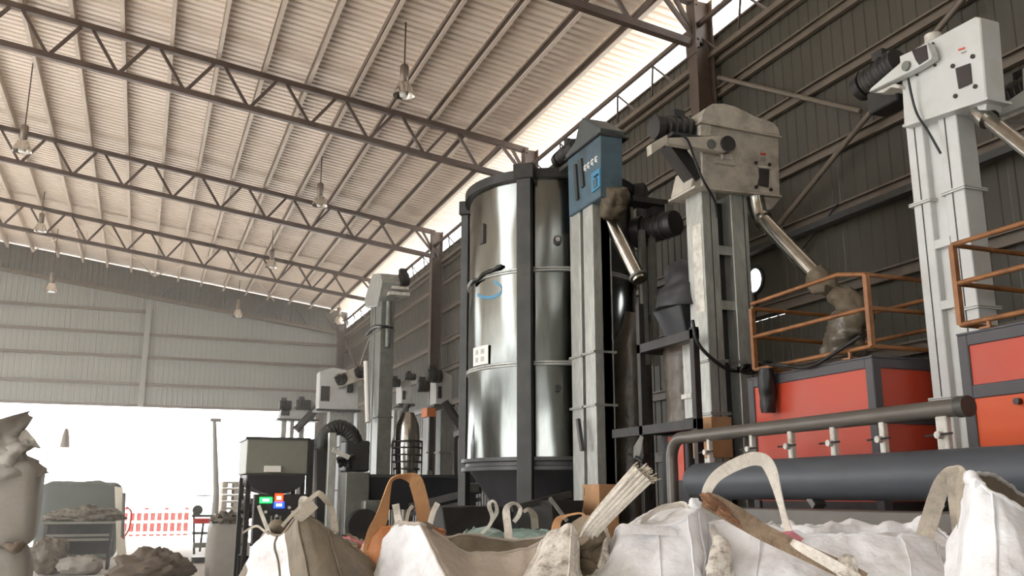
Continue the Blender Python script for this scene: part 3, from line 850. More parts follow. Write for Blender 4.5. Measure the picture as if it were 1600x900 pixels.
# ---------------------------------------------------------------- clean white elevators at the right
def white_elevator(fr, label, full=True):
    el = thing('bucket_elevator', label, 'elevator', fr.T(Vector((.3, .1, 0))), 'bucket elevators')
    return el
fr = Frame(5.0, 4.80, True)
el = white_elevator(fr, 'bucket elevator with a clean pale grey slab head, between the two red machines')
leg(el, fr, .03, .18, 0, .17, 0, 4.25, 'white_machine', (3.62, 2.23), .075)
leg(el, fr, .315, .475, 0, .17, 0, 4.25, 'white_machine', (3.62, 2.8), .06)
fr.mb().box((.18, .05, 0), (.315, .07, 4.2)).build('web_or_shade_panel', 'white_machine', el)
for z in (3.29, 2.86):
    fr.mb().box((.18, -.002, z - .03), (.315, .05, z + .03)).build('tie_plate', 'white_machine', el)
cas = fr.uzs([(1412, 197), (1541, 154), (1531, 27), (1523, 26), (1448, 66), (1408, 122)], -.06)
fr.mb().prism(cas, -.06, .12).build('head_casing', 'white_machine', el, bev=.008)
(u0, z0), (u1, z1) = fr.uz(1410, 197, -.08), fr.uz(1543, 153, -.08)
b = fr.mb(); b.bar((u0, .03, z0), (u1, .03, z1), .22, .018); b.build('base_flange', 'white_machine', el)
arm = fr.uzs([(1357, 144), (1360, 138), (1406, 98), (1405, 88), (1422, 80), (1448, 66), (1456, 88), (1454, 93), (1430, 108)], -.15)
ar = fr.mb().prism(arm, -.15, -.08).build('motor_arm', 'white_machine', el, bev=.005)
fr.mb().prism(fr.uzs([(1425, 79), (1447, 70), (1450, 92), (1436, 101), (1431, 94)], -.155), -.158, -.14).build('belt_opening', 'dark_glass', ar)
(u0, z0) = fr.uz(1416, 103, -.16)
fr.mb().tube([(u0, -.17, z0), (u0, -.1, z0)], .036, 16).build('bearing', 'galvanised_dull', ar, smooth=40)
fr.mb().prism(fr.uzs([(1366, 145), (1398, 130), (1405, 134), (1404, 138), (1392, 136), (1380, 145)], -.12), -.12, .1).build('arm_foot', 'clamp_white', ar, bev=.004)
motor(el, (-.02, .05, 4.78), (-.36, .05, 4.74), .115, fr)
fr.mb().box((-.30, -.02, 4.45), (.0, .16, 4.62)).build('gear_box', 'black_iron', el, bev=.01)
MB(fr.T).tube([(.27, .1, 4.77), (.27, .1, 4.86)], .06, 12).build('vent_cap', 'clamp_white', el, smooth=40)
wd = fr.mb().prism(fr.uzs([(1493, 107), (1515, 99), (1518, 130), (1498, 139)], -.07), -.072, -.055).build('inspection_window', 'dark_glass', el)
bolts(el, fr, fr.uzs([(1488, 103), (1519, 88), (1492, 150), (1523, 135)], -.07), .016, -.06)
bolts(el, fr, fr.uzs([(1457, 68), (1460, 102), (1432, 117)], -.07), .010, -.06)
fr.mb().prism(fr.uzs([(1497, 77), (1507, 73.5), (1507, 76), (1497, 79.5)], -.065), -.065, -.055).build('red_label', 'print_red', el)
fr.mb().prism(fr.uzs([(1501, 82), (1510, 79), (1508, 82), (1502, 84)], -.065), -.065, -.055).build('printed_label', 'print_grey', el)
fu = fr.uzs([(1522, 158), (1543, 150), (1540, 172), (1528, 172)], -.02)
fr.mb().prism(fu, -.02, .12).build('outlet_funnel', 'white_machine', el, bev=.005)
# cable running down from its motor arm
cb = thing('hanging_cable', 'black cable hanging down across the head of the clean pale elevator', 'cable', atx(1468, 228, 4.93))
MB().tube(spline([atx(1419, 122, 4.86), atx(1424, 148, 4.88), atx(1433, 178, 4.9), atx(1450, 205, 4.9), atx(1470, 240, 4.95)], 6), .009, 7).build('cable', 'cable_black', cb, smooth=60)
sp = thing('spout_pipe', 'shiny down pipe leaving the clean pale elevator head at the right edge', 'pipe', atx(1600, 238, 5.0))
P0, P1 = atx(1534, 178, 5.06), atx(1640, 262, 5.0)
Pk = P0.lerp(P1, .12)
MB().tube([Vector((P0.x, P0.y + .01, P0.z + .1)), P0, Pk], [.07, .075, .07], 18).build('elbow', 'bright_tube', sp, smooth=50)
MB().tube([Pk, P1], .05, 18).build('tube', 'bright_tube', sp, smooth=40)
# the next elevator, mostly past the right edge
fr2 = Frame(5.5, 4.28, True)
el = white_elevator(fr2, 'white elevator arm and dark motor entering at the right edge')
ar = fr2.mb().prism(fr2.uzs([(1548, 176), (1600, 140), (1680, 110), (1690, 130), (1552, 184)], -.15), -.15, -.08).build('motor_arm', 'white_machine', el, bev=.005)
fr2.mb().prism(fr2.uzs([(1556, 184), (1596, 165), (1600, 175), (1562, 190)], -.1), -.1, .1).build('arm_foot', 'clamp_white', ar, bev=.004)
um, zm = fr2.uz(1602, 140, .05)
motor(el, (um + .1, .05, zm), (um - .12, .05, zm - .01), .1, fr2)
u0, z0 = fr2.uz(1640, 60, -.06); u1, z1 = fr2.uz(1800, 230, -.06)
fr2.mb().prism(fr2.uzs([(1596, 108), (1660, 60), (1800, 40), (1800, 140), (1625, 190), (1598, 150)], -.06), -.06, .3).build('head_casing', 'white_machine', el, bev=.008)
for a in (.75, 1.15):
    leg(el, fr2, a, a + .22, 0, .2, 2.566, 3.9, 'white_machine', (3.3,))

# ---------------------------------------------------------------- red machines and their railings
def red_machine(x0, x1, y0, y1, zt, label, split=2.16, beam=.09, knob=False, divider=None):
    t = thing('sorting_machine', label, 'machine', ((x0 + x1) / 2, (y0 + y1) / 2, 0))
    fw = .075
    for x in (x0, x1 - fw):
        for y in (y0, y1 - fw):
            MB().box((x, y, 0), (x + fw, y + fw, zt)).build('frame_post', 'machine_frame', t, bev=.006)
    for z0, z1 in ((zt - .07, zt), (split - beam, split), (.3, .4)):
        for x in (x0 + .002, x1 - fw): MB().box((x, y0 + fw, z0), (x + fw - .004, y1 - fw, z1)).build('frame_rail', 'machine_frame', t, bev=.004)
        for y in (y0 + .002, y1 - fw): MB().box((x0 + fw, y, z0), (x1 - fw, y + fw - .004, z1)).build('frame_rail', 'machine_frame', t, bev=.004)
    MB().box((x0, y0, zt), (x1, y1, zt + .012)).build('top_plate', 'machine_frame', t)
    MB().box((x0 + .02, y0 + .02, .4), (x1 - .02, y1 - .02, 1.55)).build('plinth', 'black_iron', t)
    for z0, z1 in ((split, zt - .07), (1.55, split - beam)):
        o = MB().box((x0 + .014, y0 + fw, z0), (x0 + .04, y1 - fw, z1)).build('side_panel', 'machine_red_lit' if knob and z0 < 1.8 else 'machine_red', t)
        MB().box((x1 - .04, y0 + fw, z0), (x1 - .014, y1 - fw, z1)).build('side_panel', 'machine_red', t)
        MB().box((x0 + fw, y0 + .014, z0), (x1 - fw, y0 + .04, z1)).build('end_panel', 'machine_red', t)
        MB().box((x0 + fw, y1 - .04, z0), (x1 - fw, y1 - .014, z1)).build('end_panel', 'machine_red', t)
        if knob and z0 < 1.8:
            q = atx(1591, 627, x0)
            MB().tube([(x0 - .02, q.y, q.z), (x0 + .02, q.y, q.z)], .02, 12).build('knob', 'dark_glass', o, smooth=40)
    return t
red_machine(4.6, 5.75, 4.88, 6.30, 2.52, 'red panelled sorting machine behind the manifold pipe, in the middle distance')
red_machine(4.6, 5.75, 2.2, 4.16, 2.55, 'red panelled sorting machine at the right edge of the view', split=2.24, beam=.08, knob=True)
def railing(label, x0, x1, y0, y1, zs, chamfer, zb):
    t = thing('safety_railing', label, 'railing', ((x0 + x1) / 2, (y0 + y1) / 2, zb))
    r = .017
    zt = zs[0]
    for x, y in ((x0, y0), (x1, y0), (x0, y1), (x1, y1)):
        MB().bar((x, y, zs[-1]), (x, y, zt), .036, .036).build('post', 'orange_rail', t)
    for x, y in ((x0, y0 + .22), (x1, y0 + .22), (x0, y1 - .2), (x1, y1 - .2)):
        b = MB(); b.tube([(x, y, zb), (x, y, zs[-1])], .014, 8); b.box((x - .04, y - .04, zb), (x + .04, y + .04, zb + .012)); b.build('foot', 'orange_rail', t, smooth=40)
    for i, z in enumerate(zs):
        if i == 0 and chamfer:
            MB().tube([(x0, y0, z), (x0, y0 + chamfer, z + .06), (x0, y1, z + .04)], r, 8).build('rail', 'orange_rail', t, smooth=60)
        else:
            MB().tube([(x0, y0, z), (x0, y1, z)], r, 8).build('rail', 'orange_rail', t, smooth=60)
        MB().tube([(x1, y0, z), (x1, y1, z)], r, 8).build('rail', 'orange_rail', t, smooth=60)
        MB().tube([(x0, y0, z), (x1, y0, z)], r, 8).build('rail', 'orange_rail', t, smooth=60)
        MB().tube([(x0, y1, z), (x1, y1, z)], r, 8).build('rail', 'orange_rail', t, smooth=60)
railing('rusty orange pipe railing on top of the middle red machine', 4.63, 5.7, 4.90, 6.22, (3.11, 2.87, 2.6), .28, 2.532)
railing('orange pipe railing on top of the red machine at the right edge', 4.63, 5.45, 2.3, 4.14, (3.13, 2.88, 2.62), 0, 2.562)

# ---------------------------------------------------------------- air pipes
bp = thing('air_tank_pipe', 'thick grey horizontal pipe with a rounded end, in front of the red machines', 'pipe', (3.9, 4, 1.4))
prof = [(6.12, .03), (6.10, .075), (6.06, .11), (6.0, .132)]
MB().tube([(3.9, y, 1.695) for y, r in prof] + [(3.9, 1.4, 1.70)], [r for y, r in prof] + [.135], 32).build('barrel', 'pipe_grey', bp, smooth=50)
for y in (5.7, 4.7, 3.7, 2.7):
    MB().bar((3.9, y + .03, 1.58), (3.9, y - .02, 1.527), .09, .04).build('saddle_foot', 'manifold_grey', bp)
bm_ = thing('support_beam', 'grey steel beam on posts running below the thick horizontal pipe', 'beam', (3.85, 4, 0))
MB().box((3.78, 1.4, 1.40), (3.98, 6.3, 1.51)).build('beam', 'manifold_grey', bm_, bev=.008)
for y in (6.0, 4.2, 2.4): MB().box((3.83, y - .06, 0), (3.93, y + .06, 1.4)).build('post', 'dark_steel', bm_)
mf = thing('manifold_pipe', 'brown grey manifold pipe bending down at its far end, above the thick pipe', 'pipe', (3.95, 5, .2))
zm = 2.035
arc = [(3.95, 6.30 + .16 * math.sin(a), zm - .16 + .16 * math.cos(a)) for a in [i * PI / 16 for i in range(9)]]
MB().tube([(3.95, 3.55, zm + .01)] + arc + [(3.95, 6.46, .02)], .048, 18).build('tube', 'manifold_grey', mf, smooth=50)
MB().tube([(3.95, 3.54, zm + .01), (3.95, 3.60, zm + .01)], .056, 18).build('end_cap', 'dark_steel', mf, smooth=40)
for i, px in enumerate((1110, 1177, 1238, 1305, 1383, 1478)):
    y = atx(px, 680, 3.95).y
    w = .075 if px == 1478 else (.04 if px > 1200 else .03)
    b = MB(); b.box((3.92, y - w / 2, 1.80), (3.96, y + w / 2, zm - .03))
    o = b.build('branch_pipe', 'clamp_white', mf, bev=.006)
    MB().tube([(3.90, y + .09, 1.905), (3.90, y - .09, 1.91)], .006, 6).build('valve_lever', 'black_iron', o, smooth=50)
    MB().tube([(3.885, y, 1.905), (3.95, y, 1.905)], .02, 10).build('valve_body', 'clamp_white', o, smooth=50)

# ---------------------------------------------------------------- hopper on its dark frame
hp = thing('hopper_frame', 'dark steel frame with crossbars between the blue headed and dusty white elevators', 'frame', (4.5, 7, 0))
for x, y in ((4.25, 7.42), (4.25, 6.52), (4.95, 7.42)):
    zt = 3.35 if (x, y) == (4.25, 7.42) else 2.98
    MB().box((x - .03, y - .03, 0), (x + .03, y + .03, zt)).build('post', 'black_iron', hp, bev=.004)
for z in (2.92, 2.17):
    MB().box((4.22, 6.49, z - .04), (4.28, 7.98 if z < 2.5 else 7.45, z + .04)).build('crossbar', 'black_iron', hp)
    MB().box((4.22, 7.39, z - .04), (4.98, 7.45, z + .04)).build('crossbar', 'black_iron', hp)
ho = thing('feed_hopper', 'dark tapering feed hopper with a wrapped lower body inside the dark frame', 'hopper', (4.6, 7.0, .3))
b = MB(); b.frustum((4.36, 6.9), (4.86, 7.38), (.1, .06, .06, .10), 2.97, 3.28); b.build('funnel', 'hopper_dark', ho, bev=.01)
b = cloth_tube([(4.6, 7.1, 3.26), (4.6, 7.1, 3.42), (4.58, 7.15, 3.56), (4.55, 7.3, 3.66)], [.33, .30, .20, .08], amp=.03, freq=6, seed=2); b.build('cover', 'hopper_dark', ho, smooth=60)
b = cloth_tube([(4.6, 7.14, 2.98), (4.6, 7.14, 2.7), (4.6, 7.14, 2.4), (4.6, 7.14, 2.18)], [.23, .235, .23, .235], amp=.02, freq=9, seed=4); b.build('wrapped_body', 'brown_wrap', ho, smooth=60)
b = MB(); b.box((4.38, 6.9, 0), (4.82, 7.34, 2.12)); b.build('base_box', 'hopper_dark', ho, bev=.01)
MB().box((4.37, 6.95, 1.72), (4.38, 7.2, 2.1)).build('red_plate', 'machine_red', ho)
gc = thing('galvanised_chute', 'narrow bright galvanised chute between the wrapped hopper body and the frame post', 'chute', (4.4, 6.65, 2.2))
p = atx(1075, 620, 4.42)
MB().box((4.42, p.y - .06, 2.25), (4.52, p.y + .06, 2.9)).build('upper_duct', 'galvanised', gc)
MB().box((4.40, p.y - .08, 2.42), (4.54, p.y + .08, 2.46)).build('collar', 'clamp_white', gc)
gm = thing('gear_motor', 'brown black gear motor on a bar bracket in front of the right wall', 'motor', atx(1025, 440, 4.9))
q = atx(1022, 355, 4.9)
motor(gm, q + Vector((-.02, .16, .0)), q + Vector((.1, -.16, .0)), .15)
MB().tube([q + Vector((-.12, .2, -.02)), q + Vector((-.06, .12, -.02))], .17, 18).build('gear_case', 'black_iron', gm, smooth=40)
MB().box((q.x - .3, q.y - .1, q.z + .23), (q.x + .12, q.y + .1, q.z + .29)).build('bracket_bar', 'black_iron', gm)
for dx in (-.18, -.06):
    MB().box((q.x + dx, q.y - .02, 2.9), (q.x + dx + .06, q.y + .04, q.z - .05)).build('post', 'galvanised_dull', gm)
MB().box((q.x + .02, q.y - .22, q.z + .04), (q.x + .12, q.y - .2, q.z + .2)).build('terminal_box', 'galvanised_dull', gm)
wdct = thing('wrapped_duct', 'brown grey plastic wrapped duct standing right of the blue headed elevator', 'duct', (4.74, 8.6, 0))
cloth_tube([(4.76, 8.6, 0), (4.76, 8.6, .9), (4.78, 8.6, 1.6), (4.78, 8.6, 2.4), (4.80, 8.58, 3.1), (4.84, 8.5, 3.5)], [.22, .22, .2, .2, .2, .14], amp=.03, freq=5, seed=11).build('wrap', 'brown_wrap', wdct, smooth=60)
cb = thing('tie_cord', 'thick dark pipe stub hanging on the galvanised leg of the blue headed elevator', 'pipe', atx(908, 706, 4.15))
MB().tube([atx(903, 655, 4.13), atx(910, 704, 4.13)], .026, 10).build('stub', 'dark_glass', cb, smooth=50)
cx = thing('cardboard_box', 'tan cardboard box standing beside the legs of the blue headed elevator', 'box', atx(925, 830, 3.9))
p0, p1 = atx(910, 757, 3.9), atx(928, 840, 3.9)
b = MB(); b.box((3.9, p1.y - .12, p1.z - .4), (4.1, p0.y, p0.z)); b.build('carton', 'cardboard', cx, bev=.004)
MB().box((3.895, p0.y - .05, p0.z - .1), (3.9, p0.y - .04, p0.z - .03)).build('tape', 'bag_inner', cx)
cx = thing('cardboard_sleeve', 'torn brown cardboard wrapped around the foot of the dusty elevator leg', 'cardboard', (4.5, 6.7, 2.0))
fr = Frame(4.44, 6.6, False)
b = fr.mb(); b.box((-.02, -.02, 1.9), (.185, .28, 2.24)); b.build('sleeve', 'cardboard', cx, bev=.004)
sc = thing('black_scoop', 'black and silver lever handle tied to the dark frame post', 'handle', atx(1000, 715, 4.15))
MB().ribbon([atx(1003, 682, 4.2), atx(996, 700, 4.18), atx(994, 716, 4.18)], [.03, .07, .05], .01).build('plate', 'galvanised', sc)
MB().tube([atx(994, 714, 4.18), atx(1004, 722, 4.18), atx(1008, 710, 4.18)], .018, 8).build('tie', 'cable_black', sc, smooth=60)

# ---------------------------------------------------------------- cables around the dusty elevator
cb = thing('hanging_cable', 'black cable hanging down over the dusty white elevator head', 'cable', aty(1118, 318, 6.5))
MB().tube(spline([aty(1058, 208, 6.45), aty(1074, 218, 6.42), aty(1084, 245, 6.45), aty(1098, 280, 6.45), aty(1116, 312, 6.52), aty(1122, 340, 6.58)], 6), .011, 7).build('cable', 'cable_black', cb, smooth=60)
cb = thing('draped_cable', 'thick black cable bundle draped from the hopper to the red machine', 'cable', aty(1190, 580, 6.4))
MB().tube(spline([aty(1082, 500, 6.45), aty(1090, 535, 6.45), aty(1112, 560, 6.45), aty(1140, 578, 6.45), aty(1172, 578, 6.45), aty(1200, 568, 6.4)], 8), .016, 7).build('cable', 'cable_black', cb, smooth=60)
MB().tube(spline([aty(1150, 576, 6.42), aty(1185, 571, 6.4), atx(1215, 570, 4.5), atx(1250, 574, 4.56), atx(1275, 569, 4.57), atx(1310, 548, 4.58), atx(1345, 525, 4.6)], 8), .014, 7).build('cable', 'cable_black', cb, smooth=60)
for i, (px, py, w) in enumerate(((1170, 577, .05), (1185, 574, .06), (1200, 572, .05))):
    c0 = aty(px, py, 6.38)
    loop_ = [c0 + Vector((math.cos(a) * .075, math.sin(a * 2) * .02, math.sin(a) * .035)) for a in [k * 2 * PI / 16 for k in range(17)]]
    MB().tube(loop_, .013, 6, cap=False).build('coil', 'cable_black', cb, smooth=60)
cloth_tube([atx(1196, 575, 4.52), atx(1199, 610, 4.54), atx(1200, 645, 4.54)], [.05, .07, .05], amp=.015, freq=10, seed=6).build('bundle', 'cable_black', cb, smooth=60)
# ================================================================== FAR EQUIPMENT
ya, yb = atx(575, 600, 4.0).y, atx(592, 600, 4.0).y
fr = Frame(4.0, ya, True)
L1 = ya - yb
el = thing('bucket_elevator', 'thin tall far elevator with a dark motor on top, left of the silo', 'elevator', (4.1, yb, 0), 'bucket elevators')
zt = atx(590, 475, 4.0).z
leg(el, fr, 0, L1 * .42, 0, .26, 0, zt, 'galvanised_dull', (zt - .55, 3.0), .2)
leg(el, fr, L1 * .5, L1, 0, .26, 0, zt, 'galvanised_dull', (zt - .55, 3.0))
fr.mb().box((.1, .05, 0), (L1 - .1, .24, zt - .05)).build('web_or_shade_panel', 'galvanised_dull', el)
hdp = fr.uzs([(571, 481), (589, 478), (597, 440), (594, 427), (582, 428), (578, 440), (569, 470)], -.05)
fr.mb().prism(hdp, -.05, .31).build('head_casing', 'galvanised', el, bev=.01)
um, zm = fr.uz(604, 443, 0)
q = fr.T(Vector((L1 * .8, .1, zm)))
motor(el, (4.32, yb - .1, zt + .42), (aty(633, 443, yb).x, yb - .1, zt + .44), .14)
b = MB(); b.box((4.1, yb - .2, zt + .1), (4.5, yb + .1, zt + .16)); b.box((4.15, yb - .18, zt + .22), (4.48, yb + .08, zt + .27)); b.build('motor_base', 'clamp_white', el)
MB().tube([(4.12, yb - .1, zt - .02), (4.12, yb - .1, zt - .9)], .05, 10).build('conduit', 'galvanised_dull', el, smooth=50)
MB().tube([atx(572, 565, 3.9), atx(575, 660, 3.9)], .05, 10).build('white_pipe', 'paper', el, smooth=50)
cloth_tube([atx(573, 522, 3.97), atx(585, 511, 3.97), atx(598, 510, 3.97), atx(612, 512, 4.2)], [.03, .035, .02, .03], amp=.02, freq=9).build('rope', 'cable_black', el, smooth=60)

def far_elevator(label, y, legs, ztop_px, head, motors, tube_px=None, m='galvanised', depth=.35, z0=0, extra=None, pulleys=()):
    cx_ = aty((legs[0][0] + legs[-1][1]) / 2, 700, y).x
    el = thing('bucket_elevator', label, 'elevator', (cx_, y, 0), 'bucket elevators')
    for a, b_ in legs:
        xa, xb = aty(a, 700, y).x, aty(b_, 700, y).x
        z1 = aty((a + b_) / 2, ztop_px, y).z
        b = MB(); b.box((xa, y, z0), (xb, y + depth, z1)); o = b.build('leg', m, el, bev=.008)
        for z in (z1 - .9, z1 - 1.9):
            MB().box((xa - .03, y - .03, z), (xb + .03, y + depth + .03, z + .03)).build('collar', m, o)
    hp_ = [(aty(a, b_, y - .05).x, aty(a, b_, y - .05).z) for a, b_ in head]
    MB().prism(hp_, y - .05, y + depth + .05).build('head_casing', 'white_machine' if m == 'galvanised' else m, el, bev=.01)
    us = [p[0] for p in hp_]; zl = min(p[1] for p in hp_); zh = max(p[1] for p in hp_)
    MB().box((min(us) - .05, y - .1, zl - .03), (max(us) + .05, y + depth + .1, zl + .02)).build('base_flange', 'dark_steel', el)
    MB().box((min(us) + .04, y - .07, zl + (zh - zl) * .2), (min(us) + .04 + (max(us) - min(us)) * .22, y - .045, zl + (zh - zl) * .55)).build('inspection_window', 'dark_glass', el)
    for a, b_, r, ln in motors:
        p = aty(a, b_, y - .1)
        motor(el, p, p + Vector((ln, 0, 0)), r)
    for a, b_, r in pulleys:
        p = aty(a, b_, y - .2)
        w_ = MB(); w_.tube([p, p + Vector((0, .06, 0))], r, 20); pl = w_.build('pulley', 'dusty_white', el, smooth=40)
        s_ = MB()
        for k in range(6):
            t_ = k * PI / 3
            s_.bar(p + Vector((math.cos(t_) * r * .25, -.01, math.sin(t_) * r * .25)), p + Vector((math.cos(t_) * r * .85, -.01, math.sin(t_) * r * .85)), .04, .02)
        s_.build('spokes', 'black_iron', pl)
    if tube_px:
        (a, b_), (c_, d_), r, mm = tube_px
        MB().tube([aty(a, b_, y - .15), aty(c_, d_, y - .15)], r, 12).build('spout_pipe', mm, el, smooth=40)
    return el
e1 = far_elevator('far white headed elevator with two spoked pulleys, behind the dark arched duct', 22, [(513, 526), (530, 551), (556, 573)], 640,
             [(498, 640), (560, 640), (560, 600), (552, 585), (540, 578), (520, 574), (500, 580)], [(543, 606, .12, .1)], None, pulleys=[(533, 592, .16), (563, 581, .16)])
b = MB(); b.prism([(aty(a, c, 21.7).x, aty(a, c, 21.7).z) for a, c in ((522, 588), (566, 569), (574, 590), (530, 606))], 21.8, 21.9); b.build('pulley_arm', 'dusty_white', e1, bev=.01)
far_elevator('farthest small elevator against the bright doorway, above the pale mixer hopper', 24, [(438, 446), (452, 458), (466, 474)], 655,
             [(436, 655), (492, 655), (497, 630), (470, 627), (455, 640), (440, 640)], [(436, 633, .13, .25), (462, 632, .14, .3)], ((503, 630), (462, 672), .1, 'dark_steel'))
far_elevator('small far elevator with a white head right of the thin tall elevator', 19.5, [(614, 620), (626, 636)], 640,
             [(627, 632), (644, 632), (643, 598), (634, 593), (627, 596)], [(612, 598, .1, .15), (632, 588, .08, .2)], ((636, 632), (614, 700), .07, 'dark_steel'))
e4 = far_elevator('far elevator with an orange collar and a round dark motor left of the silo', 18.5, [(668, 676), (688, 708)], 640,
             [(681, 633), (706, 633), (707, 588), (694, 580), (682, 586)], [(667, 587, .15, .25), (652, 603, .13, .2)], ((694, 628), (737, 690), .09, 'dark_steel'))
p, q = aty(667, 637, 18.4), aty(680, 651, 18.4)
MB().box((p.x, 18.38, q.z), (q.x, 18.8, p.z)).build('orange_collar', 'orange_paint', e4)
p, q = aty(673, 650, 18.45), aty(673, 735, 18.45)
MB().box((p.x - .04, 18.4, q.z), (p.x + .05, 18.47, p.z)).build('slot_cover', 'black_iron', e4)
for k, (pa, pb) in enumerate((((712, 684), (736, 678)), ((712, 684), (712, 742)))):
    MB().bar(aty(*pa, 18.2), aty(*pb, 18.2), .07, .07).build('stand_bar', 'dark_steel', e4)
# caged cyclone
cyc = thing('cyclone', 'bright galvanised cyclone inside a dark hooped cage, left of the silo', 'cyclone', aty(636, 735, 17))
cc = aty(636, 700, 17)
prof = [(.001, aty(636, 643, 17).z), (.12, aty(636, 645, 17).z), (.22, aty(636, 665, 17).z), (.24, aty(636, 700, 17).z), (.22, aty(636, 728, 17).z), (.1, .6), (.1, 0)]
MB().lathe(prof, (cc.x, cc.y), 24).build('body', 'bright_tube', cyc, smooth=50)
for py in (690, 700, 711, 722, 733):
    z = aty(636, py, 17).z
    rr = .28 if py < 730 else .24
    MB().tube([(cc.x + math.cos(a) * rr, cc.y + math.sin(a) * rr, z) for a in [k * PI / 12 for k in range(25)]], .017, 6, cap=False).build('hoop', 'black_iron', cyc, smooth=60)
for k in range(6):
    a = -.4 - k * PI / 3
    MB().bar((cc.x + math.cos(a) * .28, cc.y + math.sin(a) * .28, 0), (cc.x + math.cos(a) * .28, cc.y + math.sin(a) * .28, aty(636, 690, 17).z), .03, .02).build('cage_bar', 'black_iron', cyc)

# mixer hopper with its control box
mx = thing('mixer_hopper', 'pale square mixer hopper over a dark rounded trough', 'hopper', (1.8, 13.5, 0))
xa, xb = aty(386, 700, 13).x, aty(482, 700, 13).x
z0, z1 = aty(430, 741, 13).z, aty(430, 685, 13).z
b = MB(); b.box((xa, 13, z0), (xb, 14.0, z1)); b.build('bin', 'hopper_pale', mx, bev=.01)
b = MB(); b.box((xa - .02, 12.98, z1 - .02), (xb + .02, 14.02, z1 + .015)); b.build('bin_rim', 'dark_steel', mx)
MB().box((xb, 12.95, 1.2), (xb + .07, 13.1, z1)).build('corner_post', 'black_iron', mx)
zb = aty(430, 773, 13).z
arcp = [(xa + .03, z0)] + [((xa + xb) / 2 - math.cos(a) * (xb - xa) / 2 * .97, z0 - math.sin(a) * (z0 - zb)) for a in [k * PI / 12 for k in range(1, 12)]] + [(xb - .03, z0)]
MB().prism(arcp, 12.97, 14.0).build('trough', 'hopper_dark', mx, smooth=40)
lx = aty(426, 733, 12.95)
o = MB().box((lx.x - .11, 12.93, lx.z - .04), (lx.x + .11, 12.99, lx.z + .045)).build('label_plate', 'paper', mx, bev=.004)
MB().bar((lx.x - .4, 12.95, lx.z - .075), (lx.x + .45, 12.95, lx.z - .075), .02, .015).build('ledge', 'dark_steel', mx)
b = MB()
for x in (xa + .05, xb - .05):
    for y in (13.05, 13.9): b.box((x - .03, y - .03, 0), (x + .03, y + .03, z0))
b.build('stand', 'black_iron', mx)
cbx = thing('control_box', 'black control box with green, red and blue lit displays below the mixer hopper', 'control box', (1.7, 12.8, .6))
pa, pb = aty(398, 772, 12.7), aty(478, 850, 12.7)
b = MB(); b.box((pa.x, 12.7, pb.z), (pb.x, 12.9, pa.z)); b.build('cabinet', 'black_iron', cbx, bev=.01)
for px0, px1, py0, py1, m_ in ((406, 425, 777, 786, 'led_green'), (430, 442, 771, 785, 'led_red'), (428, 444, 784, 794, 'led_blue')):
    p, q = aty(px0, py0, 12.69), aty(px1, py1, 12.69)
    o = MB().box((p.x, 12.68, q.z), (q.x, 12.70, p.z)).build('display', m_, cbx)
    dx, dz = (q.x - p.x) * .22, (p.z - q.z) * .3
    b = MB(); n = 3
    for k in range(n):
        xk = p.x + dx + (q.x - p.x - 2 * dx) * k / n
        b.box((xk, 12.676, q.z + dz), (xk + (q.x - p.x - 2 * dx) / n * .8, 12.68, p.z - dz))
    b.build('lit_digits', 'led_core', o)
for px, py in ((457, 800), (452, 793), (415, 800), (432, 806), (432, 820)):
    p = aty(px, py, 12.69); MB().tube([(p.x, 12.67, p.z), (p.x, 12.70, p.z)], .02, 10).build('button', 'clamp_white', cbx, smooth=50)
b = MB()
for px in (424, 430, 438):
    p, q = aty(px, 806, 12.69), aty(px, 828, 12.69)
    b.box((p.x - .01, 12.68, q.z), (p.x + .01, 12.70, p.z))
b.build('switch_row', 'print_grey', cbx)
MB().box((pa.x + .02, 12.75, 0), (pb.x - .02, 12.88, pb.z)).build('pedestal', 'black_iron', cbx)
du = thing('arched_duct', 'black duct rising beside the mixer hopper and arching over to the right', 'duct', aty(503, 860, 12.9))
MB().tube([aty(503, 880, 12.9), aty(503, 700, 12.9)], .12, 4).build('riser', 'duct_black', du)
arch = spline([aty(503, 704, 12.9), aty(506, 686, 12.9), aty(518, 672, 12.9), aty(533, 668, 12.9), aty(548, 677, 12.9), aty(556, 694, 12.9)], 6)
b = MB(); b.tube(arch, [.105 + .008 * (i % 2) for i in range(len(arch))], 16); b.build('bend', 'duct_black', du, smooth=30)
p, q = aty(541, 688, 12.8), aty(577, 737, 12.8)
b = MB(); b.box((p.x, 12.8, q.z), (q.x, 13.2, p.z)); b.build('fan_housing', 'duct_black', du, bev=.02)
b = MB(); c0 = aty(534, 722, 12.75)
for k in range(7): b.tube([c0 + Vector((-.05 + k * .03, .0, random.Random(k).uniform(-.08, .08))), c0 + Vector((-.02 + k * .03, .05, random.Random(k + 9).uniform(-.1, .1)))], .03, 8)
b.build('fittings', 'black_iron', du, kind='stuff')
po = thing('steel_post', 'dusty pale steel post in front of the black arched duct', 'post', aty(520, 850, 12.4))
p = aty(520, 676, 12.4)
MB().box((p.x - .05, 12.37, 0), (p.x + .05, 12.47, p.z)).build('post', 'galvanised', po, bev=.006)
b = MB(); b.bar((p.x, 12.35, aty(530, 703, 12.4).z), (p.x + .22, 12.35, aty(535, 715, 12.4).z), .05, .06); b.build('bracket', 'clamp_white', po)
